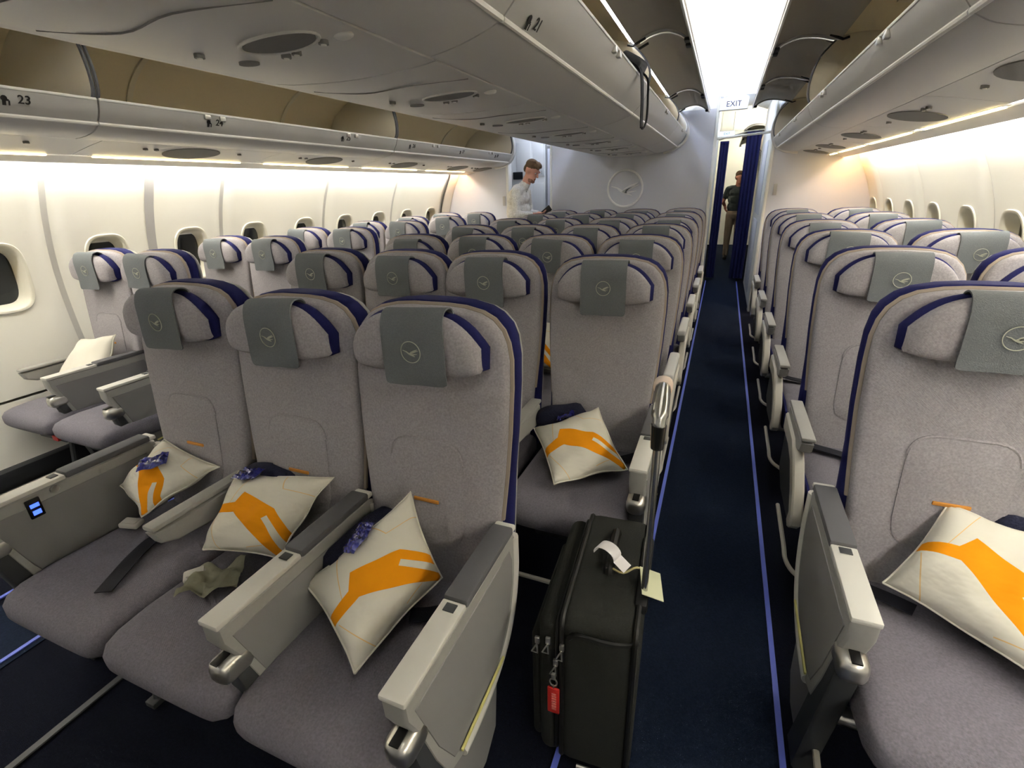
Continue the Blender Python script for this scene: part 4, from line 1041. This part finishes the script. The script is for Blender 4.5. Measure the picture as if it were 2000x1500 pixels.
# ------------------------------------------------------------------ loose things on the front seats
b = B(); rnd = random.Random(5); H = [[rnd.uniform(-1, 1) for _ in range(13)] for _ in range(13)]
def _cl(a, c):
    i, j = round(a * 12), round(c * 12); e = min(a, 1 - a, c, 1 - c)
    return Vector(((a - .5) * 0.15, (c - .5) * 0.11 + 0.012 * math.sin(a * 8), 0.014 + 0.012 * math.sin(a * 11 + c * 4) * math.sin(c * 7 + 1) + 0.004 * H[i][j]))
b.grid(_cl, 12, 12)
bmesh.ops.solidify(b.bm, geom=b.bm.faces[:], thickness=0.004)
me = b.mesh('crumpled_cloth', M('grey_green_cloth', (172, 170, 146), 0.95, bump=(60, 0.6, 0.004)), True, 60)
put('crumpled_cloth', me, loc=(-0.115, 0.665, 0.468), rot=(0, 0, 0.6), label='crumpled grey green cloth on the middle front cushion', cat='cloth')
put('belt_buckle', me_buckle, s2, (-0.155, -0.39, 0.474), (0, 0, 0.9))
put('belt_buckle', me_buckle, s1, (-0.13, -0.30, 0.474), (0, 0.1, 0.35))
put('seat_belt', belt_mesh([(-0.06, -0.22, 0.458), (0.0, -0.285, 0.462), (0.012, -0.34, 0.464), (0.040, -0.405, 0.466), (0.078, -0.47, 0.468), (0.108, -0.525, 0.468)], 0.046), s1, label='loose black belt over the cushion')
# ------------------------------------------------------------------ suitcase
m_case = M('suitcase_nylon', (34, 35, 30), 0.85, noise=(220, 0.3), bump=(600, 0.5, 0.002))
m_caseT = M('suitcase_piping', (22, 22, 20), 0.5)
t = thing('suitcase', 'black soft suitcase standing in the aisle with its handle pulled out', 'suitcase', (0.905, 1.04, 0), 0.06)
b = B(); b.box((0.02, 0, 0.285), (0.19, 0.43, 0.51), 0.035, 4); put('body', b.mesh('body', m_case), t)
b = B(); b.box((-0.095, 0, 0.275), (0.06, 0.415, 0.47), 0.028, 4); p_ = put('front_section', b.mesh('front_section', m_case), t)
b = B(); b.box((-0.133, 0.0, 0.24), (0.035, 0.36, 0.38), 0.016, 3); put('front_pocket', b.mesh('front_pocket', m_case), t)
def rect_path(x, hy, z0, z1, r=0.03, n=5):
    out = []
    for cy, cz, a0 in ((hy - r, z1 - r, 0), (-hy + r, z1 - r, PI / 2), (-hy + r, z0 + r, PI), (hy - r, z0 + r, 1.5 * PI)):
        for k in range(n + 1):
            a = a0 + PI / 2 * k / n; out.append((x, cy + r * math.cos(a), cz + r * math.sin(a)))
    return out + [out[0]]
for x, hy, z0, z1 in ((0.105, 0.214, 0.035, 0.538), (-0.062, 0.214, 0.04, 0.535)):
    b = B(); b.tube(rect_path(x, hy, z0, z1), 0.006, 6, False); put('piping', b.mesh('piping', m_caseT), t)
for x in (-0.075, -0.112):
    b = B(); b.tube(rect_path(x, 0.212 if x > -0.1 else 0.195, 0.06, 0.515 if x > -0.1 else 0.49), 0.004, 6, False); put('zip', b.mesh('zip', m_black), t)
for y, x, z in ((-0.222, -0.06, 0.455), (-0.216, -0.095, 0.46), (-0.205, -0.125, 0.44), (-0.221, -0.075, 0.40)):
    b = B(); b.box((x, y, z), (0.012, 0.008, 0.02), 0.002); b.tube([(x, y - 0.004, z - 0.008), (x - 0.012, y - 0.010, z - 0.03), (x + 0.002, y - 0.008, z - 0.034), (x, y - 0.004, z - 0.01)], 0.0022, 6); put('zip_pull', b.mesh('zip_pull', m_steel), t)
b = B(); b.tube(smooth_path([(0.10, -0.16, 0.46), (0.107, -0.20, 0.50), (0.06, -0.222, 0.505), (-0.02, -0.222, 0.505), (-0.045, -0.222, 0.49)], 5), 0.006, 6); put('side_piping', b.mesh('side_piping', m_caseT), t)
b = B(); b.tube(smooth_path([(0.02, 0.12, 0.535), (0.02, 0.10, 0.556), (0.02, -0.02, 0.556), (0.02, -0.04, 0.535)], 5), 0.013, 8); put('carry_handle', b.mesh('carry_handle', m_caseT), t)
hb = None
b = B(); b.box((0.108, 0.0, 0.530), (0.030, 0.26, 0.03), 0.008); hb = put('handle_base', b.mesh('handle_base', m_black), t)
m_hst = M('handle_steel', (190, 190, 186), 0.22, metal=0.95)
for y in (-0.09, 0.09):
    b = B(); b.tube([(0.112, y, 0.535), (0.112, y, 0.96)], 0.008, 10); tb = put('handle_tube', b.mesh('handle_tube', m_hst), t)
    b = B(); b.tube([(0.112, y, 0.945), (0.112, y, 1.0)], [0.0135, 0.016], 12); put('tube_collar', b.mesh('tube_collar', M('grip_black', (30, 30, 28), 0.25, coat=0.4)), tb)
b = B(); b.tube(smooth_path([(0.112, -0.09, 0.99), (0.112, -0.088, 1.012), (0.112, -0.06, 1.03), (0.112, 0.0, 1.036), (0.112, 0.06, 1.03), (0.112, 0.088, 1.012), (0.112, 0.09, 0.99)], 4), [0.014] * 5 + [0.0175] * 15 + [0.014] * 5, 12)
g_ = put('handle_grip', b.mesh('handle_grip', m_hst), t)
b = B(); b.box((0.112, 0.045, 1.035), (0.043, 0.05, 0.043), 0.018, 3); put('luggage_label', b.mesh('luggage_label', M('label_paper', (236, 216, 202), 0.7)), t, label='paper band round the grip')
for y in (-0.16, 0.16):
    for x in (0.09, -0.05):
        b = B(); b.disc((x, y, 0.024), 0.024, 'y', 0.024, 18); put('wheel', b.mesh('wheel', m_black), t)
b = B(); b.tube([(x_, 0.235 - 0.45, 0.03) for x_ in (-0.02, 0.06)], 0.006); put('foot', b.mesh('foot', m_steel), t)
# tags tied to the suitcase
b = B(); pts = [(0.0, 0.03 * math.cos(a), 0.022 + 0.022 * math.sin(a)) for a in [PI * k / 10 - 0.2 for k in range(12)]]
b.strip(pts + [(-0.0, -0.03 - 0.03, 0.004)], (1, 0, 0), 0.035, 0.0012)
o = put('baggage_tag', b.mesh('baggage_tag', M('tag_white', (235, 232, 234), 0.6)), label='white paper loop tag on top of the suitcase', cat='tag', loc=(0.918, 1.02, 0.565)); o.rotation_euler = (0, 0, 1.2)
t2 = thing('baggage_tag', 'cream card tag tied beside the suitcase handle', 'tag', (1.035, 0.985, 0.555))
b = B(); b.box((0, 0, 0), (0.055, 0.085, 0.0025), 0.001, rot=(0.1, 0.35, 0.25)); put('card', b.mesh('card', M('tag_cream', (214, 216, 180), 0.7)), t2)
b = B(); b.tube(smooth_path([(-0.01, 0.03, 0.0), (-0.04, 0.03, 0.012), (-0.07, 0.01, 0.002), (-0.10, 0.02, 0.0)], 4), 0.003, 6); put('string', b.mesh('string', M('tag_string', (190, 180, 130), 0.8)), t2)
t2 = thing('luggage_fob', 'red luggage fob with printed lettering hanging from the suitcase zip', 'fob', (0.845, 0.792, 0.30))
b = B(); b.box((0, 0, 0), (0.030, 0.006, 0.085), 0.002); put('fob', b.mesh('fob', m_red), t2)
b = B()
for k in range(7): b.box((0.002, -0.0036, -0.026 + k * 0.0085), (0.011, 0.001, 0.005))
put('lettering', b.mesh('lettering', M('fob_print', (214, 130, 120), 0.7), False), t2)
b = B(); b.tube([(0.009 * math.cos(k / 16 * 2 * PI), 0, 0.062 + 0.012 * math.sin(k / 16 * 2 * PI)) for k in range(17)], 0.0018, 6, False); b.tube([(0, 0, 0.04), (0, 0, 0.052)], 0.002); b.box((0, 0, 0.082), (0.01, 0.008, 0.018), 0.002); put('key_ring', b.mesh('key_ring', m_steel), t2)

# ------------------------------------------------------------------ black bag in the centre bin
m_bag = M('bag_nylon', (40, 40, 42), 0.8, noise=(100, 0.3), bump=(300, 0.5, 0.002))
t = thing('shoulder_bag', 'black bag in the centre bin, strap hanging over the edge', 'bag', (0.46, 2.98, 1.90))
b = B(); b.box((-0.02, -0.02, 0.10), (0.24, 0.40, 0.19), 0.05, 4, rot=(0, -0.2, 0)); put('bag_body', b.mesh('bag_body', m_bag), t)
b = B(); b.box((0.115, 0.03, 0.150), (0.11, 0.28, 0.085), 0.022, 3, rot=(0.12, 0.5, 0.08)); put('flap', b.mesh('flap', m_bag), t)
m_strap = M('strap_black', (24, 24, 28), 0.8)
b = B(); b.strip(smooth_path([(0.06, -0.12, 0.15), (0.13, -0.10, 0.14), (0.174, -0.07, 0.10), (0.182, -0.035, 0.0), (0.182, -0.015, -0.10), (0.182, 0.0, -0.145)], 6), [(0.1, 1, 0.1)] * 31, 0.05, 0.004); put('strap', b.mesh('strap', m_strap), t)
b = B(); b.tube(smooth_path([(0.182, 0.0, -0.145), (0.184, 0.03, -0.15), (0.186, 0.11, -0.12), (0.186, 0.15, -0.07), (0.184, 0.15, 0.02), (0.178, 0.13, 0.10), (0.12, 0.10, 0.14), (0.06, 0.08, 0.14)], 5), 0.006, 6); put('strap_end', b.mesh('strap_end', m_strap), t)

# ------------------------------------------------------------------ people: one continuous body grown from tapered limbs
def capsule(b, p, q, r0, r1, n=14):
    p, q = Vector(p), Vector(q); d = (q - p); L = d.length
    if L < 1e-5: d = Vector((0, 0, 1))
    d.normalize(); up = Vector((0, 0, 1)) if abs(d.z) < 0.9 else Vector((1, 0, 0)); a = d.cross(up).normalized(); c = a.cross(d)
    rings = []
    for k in range(1, 6):
        th = PI / 2 * k / 5; rings.append((p - d * r0 * math.cos(th), r0 * math.sin(th)))
    for k in range(0, 5):
        th = PI / 2 * k / 5; rings.append((q + d * r1 * math.sin(th), r1 * math.cos(th)))
    b.loft([[o + (a * math.cos(2 * PI * j / n) + c * math.sin(2 * PI * j / n)) * r for j in range(n)] for o, r in rings])
def grow(name, prims, vox, mats):
    """prims: ('c',p,q,r0,r1,mat) tapered limb | ('e',centre,radii,rot,mat) ellipsoid -> one voxel-merged skin"""
    b = B()
    for pr in prims:
        if pr[0] == 'c': capsule(b, pr[1], pr[2], pr[3], pr[4])
        else:
            R = Euler(pr[3]).to_matrix(); n0 = len(b.bm.verts); b.ball((0, 0, 0), pr[2], 16, 10)
            b.bm.verts.ensure_lookup_table()
            for v in list(b.bm.verts)[n0:]: v.co = R @ v.co + Vector(pr[1])
    me = b.mesh('tmp', mats[0]); o = bpy.data.objects.new('tmp', me); COL.objects.link(o)
    r = o.modifiers.new('r', 'REMESH'); r.mode = 'VOXEL'; r.voxel_size = vox
    s_ = o.modifiers.new('s', 'SMOOTH'); s_.factor = 0.5; s_.iterations = 4
    dg = bpy.context.evaluated_depsgraph_get(); out = bpy.data.meshes.new_from_object(o.evaluated_get(dg)); out.name = name
    bpy.data.objects.remove(o)
    out.materials.clear()
    for m_ in mats: out.materials.append(m_)
    invs = [(Euler(pr[3]).to_matrix().inverted() if pr[0] == 'e' else None) for pr in prims]
    for f in out.polygons:
        c = f.center; best = 1e9; bi = 0
        for pr, iv in zip(prims, invs):
            if pr[0] == 'c':
                p, q = Vector(pr[1]), Vector(pr[2]); d = q - p; t_ = max(0, min(1, (c - p).dot(d) / max(d.length_squared, 1e-9)))
                dd = (c - p - d * t_).length - (pr[3] + (pr[4] - pr[3]) * t_)
            else:
                l = iv @ (c - Vector(pr[1])); k = Vector((l.x / pr[2][0], l.y / pr[2][1], l.z / pr[2][2])).length; dd = (k - 1) * min(pr[2])
            if dd < best: best = dd; bi = pr[-1]
        f.material_index = bi
    out.polygons.foreach_set('use_smooth', [True] * len(out.polygons))
    return out
m_skin = M('skin', (206, 150, 128), 0.6)
m_skin2 = M('skin_dark_red', (196, 132, 112), 0.6)
m_hair = M('hair_brown', (104, 82, 58), 0.85, noise=(60, 0.4), bump=(90, 0.8, 0.01))
m_beard = M('beard_stubble', (138, 98, 80), 0.8)
m_shirt = M('shirt_pattern', (226, 218, 208), 0.9, noise=(80, 0.45), bump=(16, 0.9, 0.03))
m_jean = M('trousers_dark', (48, 50, 62), 0.9)
m_shoe = M('shoes', (36, 32, 30), 0.6)
def hand(prims, wrist, d, palm_n, side, mi, curl=0.5):
    """palm and five bent fingers; d = direction of the hand, palm_n = palm normal"""
    w = Vector(wrist); d = Vector(d).normalized(); n_ = Vector(palm_n).normalized(); s_ = d.cross(n_).normalized() * side
    prims.append(('c', w, w + d * 0.05, 0.026, 0.030, mi)); prims.append(('c', w + d * 0.03 + s_ * 0.018, w + d * 0.075 + s_ * 0.022, 0.02, 0.018, mi)); prims.append(('c', w + d * 0.03 - s_ * 0.018, w + d * 0.075 - s_ * 0.022, 0.02, 0.018, mi))
    for k, ln in enumerate((0.070, 0.080, 0.075, 0.060)):
        o = w + d * 0.082 + s_ * (0.033 - 0.022 * k); d1 = (d + n_ * curl).normalized(); d2 = (d + n_ * curl * 2.6).normalized()
        prims.append(('c', o, o + d1 * ln * 0.5, 0.0095, 0.0088, mi)); prims.append(('c', o + d1 * ln * 0.5, o + d1 * ln * 0.5 + d2 * ln * 0.5, 0.0088, 0.0075, mi))
    o = w + d * 0.03 + s_ * 0.032; d1 = (d * 0.7 + s_ * 0.8 + n_ * 0.3).normalized(); prims.append(('c', o, o + d1 * 0.035, 0.012, 0.011, mi)); prims.append(('c', o + d1 * 0.035, o + d1 * 0.035 + (d + n_ * 0.4).normalized() * 0.032, 0.011, 0.009, mi))
def head(prims, c, yaw, pitch, mats, s=1.0):
    """c = head centre; face looks along local +x turned by yaw, nodded by pitch. mats=(skin,hair,beard)"""
    R = (Matrix.Rotation(yaw, 3, 'Z') @ Matrix.Rotation(pitch, 3, 'Y')); c = Vector(c); e = R.to_euler()
    def P(x, y, z): return c + R @ (Vector((x, y, z)) * s)
    sk, hr, bd = mats
    prims += [('e', P(-0.012, 0, 0.02), (0.092 * s, 0.074 * s, 0.095 * s), e, sk), ('e', P(0.025, 0, -0.045), (0.062 * s, 0.056 * s, 0.075 * s), e, sk),
              ('c', P(0.083, 0, 0.012), P(0.103, 0, -0.022), 0.011 * s, 0.014 * s, sk), ('e', P(0.072, 0, -0.098), (0.026 * s, 0.032 * s, 0.024 * s), e, bd),
              ('e', P(0.045, 0.034, -0.092), (0.036 * s, 0.018 * s, 0.026 * s), e, bd), ('e', P(0.045, -0.034, -0.092), (0.036 * s, 0.018 * s, 0.026 * s), e, bd),
              ('e', P(0.085, 0, -0.062), (0.012 * s, 0.024 * s, 0.008 * s), e, bd),
              ('c', P(0.078, -0.04, 0.030), P(0.083, 0.04, 0.030), 0.012 * s, 0.012 * s, sk),
              ('e', P(-0.005, 0.075, -0.005), (0.018 * s, 0.010 * s, 0.032 * s), e, sk), ('e', P(-0.005, -0.075, -0.005), (0.018 * s, 0.010 * s, 0.032 * s), e, sk)]
    return P, R, e
def hair_mesh(P, e, s, mat):
    b = B(); rnd = random.Random(4)
    pr = [('e', P(-0.025, 0, 0.055), (0.092 * s, 0.080 * s, 0.075 * s), e, 0), ('e', P(0.035, 0, 0.095), (0.055 * s, 0.062 * s, 0.035 * s), e, 0), ('e', P(-0.075, 0, 0.0), (0.038 * s, 0.062 * s, 0.06 * s), e, 0)]
    for k in range(26):
        x, y = rnd.uniform(-0.06, 0.075), rnd.uniform(-0.05, 0.05); pr.append(('e', P(x, y, 0.112 - 6 * x * x - 5 * y * y + rnd.uniform(-0.01, 0.01)), (0.018 * s, 0.014 * s, 0.02 * s), e, 0))
    return grow('hair', pr, 0.007, [mat])
def eyes(t, P, s, mat_w, mat_d):
    for sy in (-1, 1):
        b = B(); b.ball(P(0.068, sy * 0.030, 0.008), 0.0095 * s, 10, 6); o = put('eye', b.mesh('eye', mat_w), t)
        b = B(); b.ball(P(0.0745, sy * 0.030, 0.005), 0.0062 * s, 8, 5); put('iris', b.mesh('iris', mat_d), o)
m_eye = M('eye_white', (230, 226, 220), 0.3); m_iris = M('iris_dark', (40, 34, 30), 0.3)
# man in the left doorway: bent over his phone, facing the right of the picture
PX, PY = -1.36, 6.30
t = thing('person', 'bearded man in a pale patterned shirt looking down at his phone', 'person', (PX, PY, 0))
pr = []
hip = Vector((-0.045, 0.0, 0.93)); sp1 = Vector((-0.045, 0, 1.12)); ch = Vector((-0.01, 0, 1.33)); nk = Vector((0.085, 0, 1.53)); hc = (0.180, -0.01, 1.680)
pr += [('e', hip, (0.125, 0.175, 0.12), (0, 0, 0), 2), ('e', (-0.02, 0, 1.05), (0.150, 0.175, 0.15), (0, 0.05, 0), 1), ('e', (-0.02, 0, 1.20), (0.155, 0.185, 0.17), (0, 0.15, 0), 1), ('e', (-0.015, 0, 1.36), (0.145, 0.19, 0.14), (0, 0.25, 0), 1), ('c', (0.02, -0.12, 1.46), (0.02, 0.12, 1.46), 0.075, 0.075, 1), ('c', (0.03, 0, 1.47), nk, 0.075, 0.062, 1), ('c', nk, (0.140, 0, 1.63), 0.058, 0.055, 0)]
for sy in (-1, 1):
    sh = Vector((0.02, sy * 0.185, 1.44)); el = Vector((0.045, sy * 0.235, 1.17)); wr = Vector((0.245, sy * 0.10, 1.165))
    pr += [('c', sh, sh + (el - sh) * 0.5, 0.068, 0.058, 1), ('c', sh + (el - sh) * 0.5, el, 0.058, 0.052, 1), ('c', el, el + (wr - el) * 0.72, 0.052, 0.042, 1), ('c', el + (wr - el) * 0.72, wr, 0.030, 0.026, 0)]
    hand(pr, wr, (0.9, -sy * 0.35, 0.05), (0, -sy * 0.3, 0.9), sy, 0, 0.55)
    pr += [('c', (-0.045, sy * 0.09, 0.90), (-0.02, sy * 0.10, 0.50), 0.090, 0.062, 2), ('c', (-0.02, sy * 0.10, 0.50), (-0.05, sy * 0.105, 0.10), 0.060, 0.045, 2), ('c', (-0.06, sy * 0.105, 0.045), (0.12, sy * 0.12, 0.035), 0.042, 0.034, 3)]
P_, R_, e_ = head(pr, hc, -0.12, 0.58, (0, 0, 4), 1.02)
put('body', grow('body', pr, 0.0085, [m_skin, m_shirt, m_jean, m_shoe, m_beard]), t)
put('hair', hair_mesh(P_, e_, 1.02, m_hair), t); eyes(t, P_, 1.02, m_eye, m_iris)
b = B(); b.tube([(0.03 + 0.065 * math.cos(a), 0.072 * math.sin(a), 1.515 + 0.03 * math.cos(a)) for a in [2 * PI * k / 20 for k in range(21)]], 0.014, 8, False); put('collar', b.mesh('collar', m_shirt), t)
for k in range(6):
    b = B(); b.disc((0.105 + 0.012 * math.sin(k), -0.02, 1.44 - 0.045 * k), 0.006, 'x', 0.006, 8); put('button', b.mesh('button', m_dark), t)
b = B(); b.box((0, 0, 0), (0.075, 0.012, 0.145), 0.006, rot=(0, 0, 0)); put('phone', b.mesh('phone', m_black), label='dark phone in the hands of the man in the pale shirt', cat='phone', loc=(PX + 0.365, PY, 1.205), rot=(0.2, 0.95, 1.57 * 0))
# man beyond the curtains
PX, PY = 1.315, 11.2
t = thing('person', 'man in a dark grey shirt and khaki trousers walking beyond the curtains', 'person', (PX, PY, 0))
pr = [('e', (0, 0, 0.88), (0.165, 0.12, 0.12), (0, 0, 0), 2), ('e', (0, 0, 1.02), (0.165, 0.115, 0.14), (0, 0, 0), 1), ('e', (0, -0.01, 1.16), (0.165, 0.115, 0.14), (0, 0, 0), 1), ('e', (0.0, -0.01, 1.28), (0.17, 0.105, 0.12), (0, 0, 0), 1), ('c', (-0.12, 0, 1.36), (0.12, 0, 1.36), 0.06, 0.06, 1), ('c', (0, -0.005, 1.38), (0.005, -0.01, 1.50), 0.055, 0.052, 0)]
for sx in (-1, 1):
    sh = Vector((sx * 0.17, 0, 1.345)); el = Vector((sx * 0.25, 0.02, 1.12)); wr = Vector((sx * 0.20, -0.16, 0.98)) if sx > 0 else Vector((-0.20, 0.15, 1.03))
    pr += [('c', sh, sh + (el - sh) * 0.6, 0.06, 0.055, 1), ('c', sh + (el - sh) * 0.6, el, 0.045, 0.04, 0), ('c', el, wr, 0.040, 0.027, 0)]
    hand(pr, wr, (-sx * 0.2, -0.5, -0.7), (-sx, 0, 0), sx, 0, 0.4)
    k = -0.10 if sx > 0 else 0.08
    pr += [('c', (sx * 0.08, 0, 0.86), (sx * 0.09, k * 0.5 - 0.02, 0.46), 0.088, 0.066, 2), ('c', (sx * 0.09, k * 0.5 - 0.02, 0.46), (sx * 0.09, k, 0.10), 0.064, 0.052, 2), ('c', (sx * 0.09, k + 0.03, 0.045), (sx * 0.10, k - 0.14, 0.035), 0.040, 0.034, 3)]
P_, R_, e_ = head(pr, (0.01, -0.02, 1.555), -PI / 2 + 0.55, 0.12, (0, 0, 0), 0.95)
m_tee = M('tee_grey', (70, 76, 76), 0.92, bump=(14, 0.4, 0.02)); m_khaki = M('khaki', (150, 130, 112), 0.92, bump=(10, 0.6, 0.02))
put('body', grow('body', pr, 0.010, [m_skin2, m_tee, m_khaki, m_shoe, m_skin2]), t)
put('hair', hair_mesh(P_, e_, 0.95, M('hair_dark', (84, 62, 46), 0.85)), t); eyes(t, P_, 0.95, m_eye, m_iris)
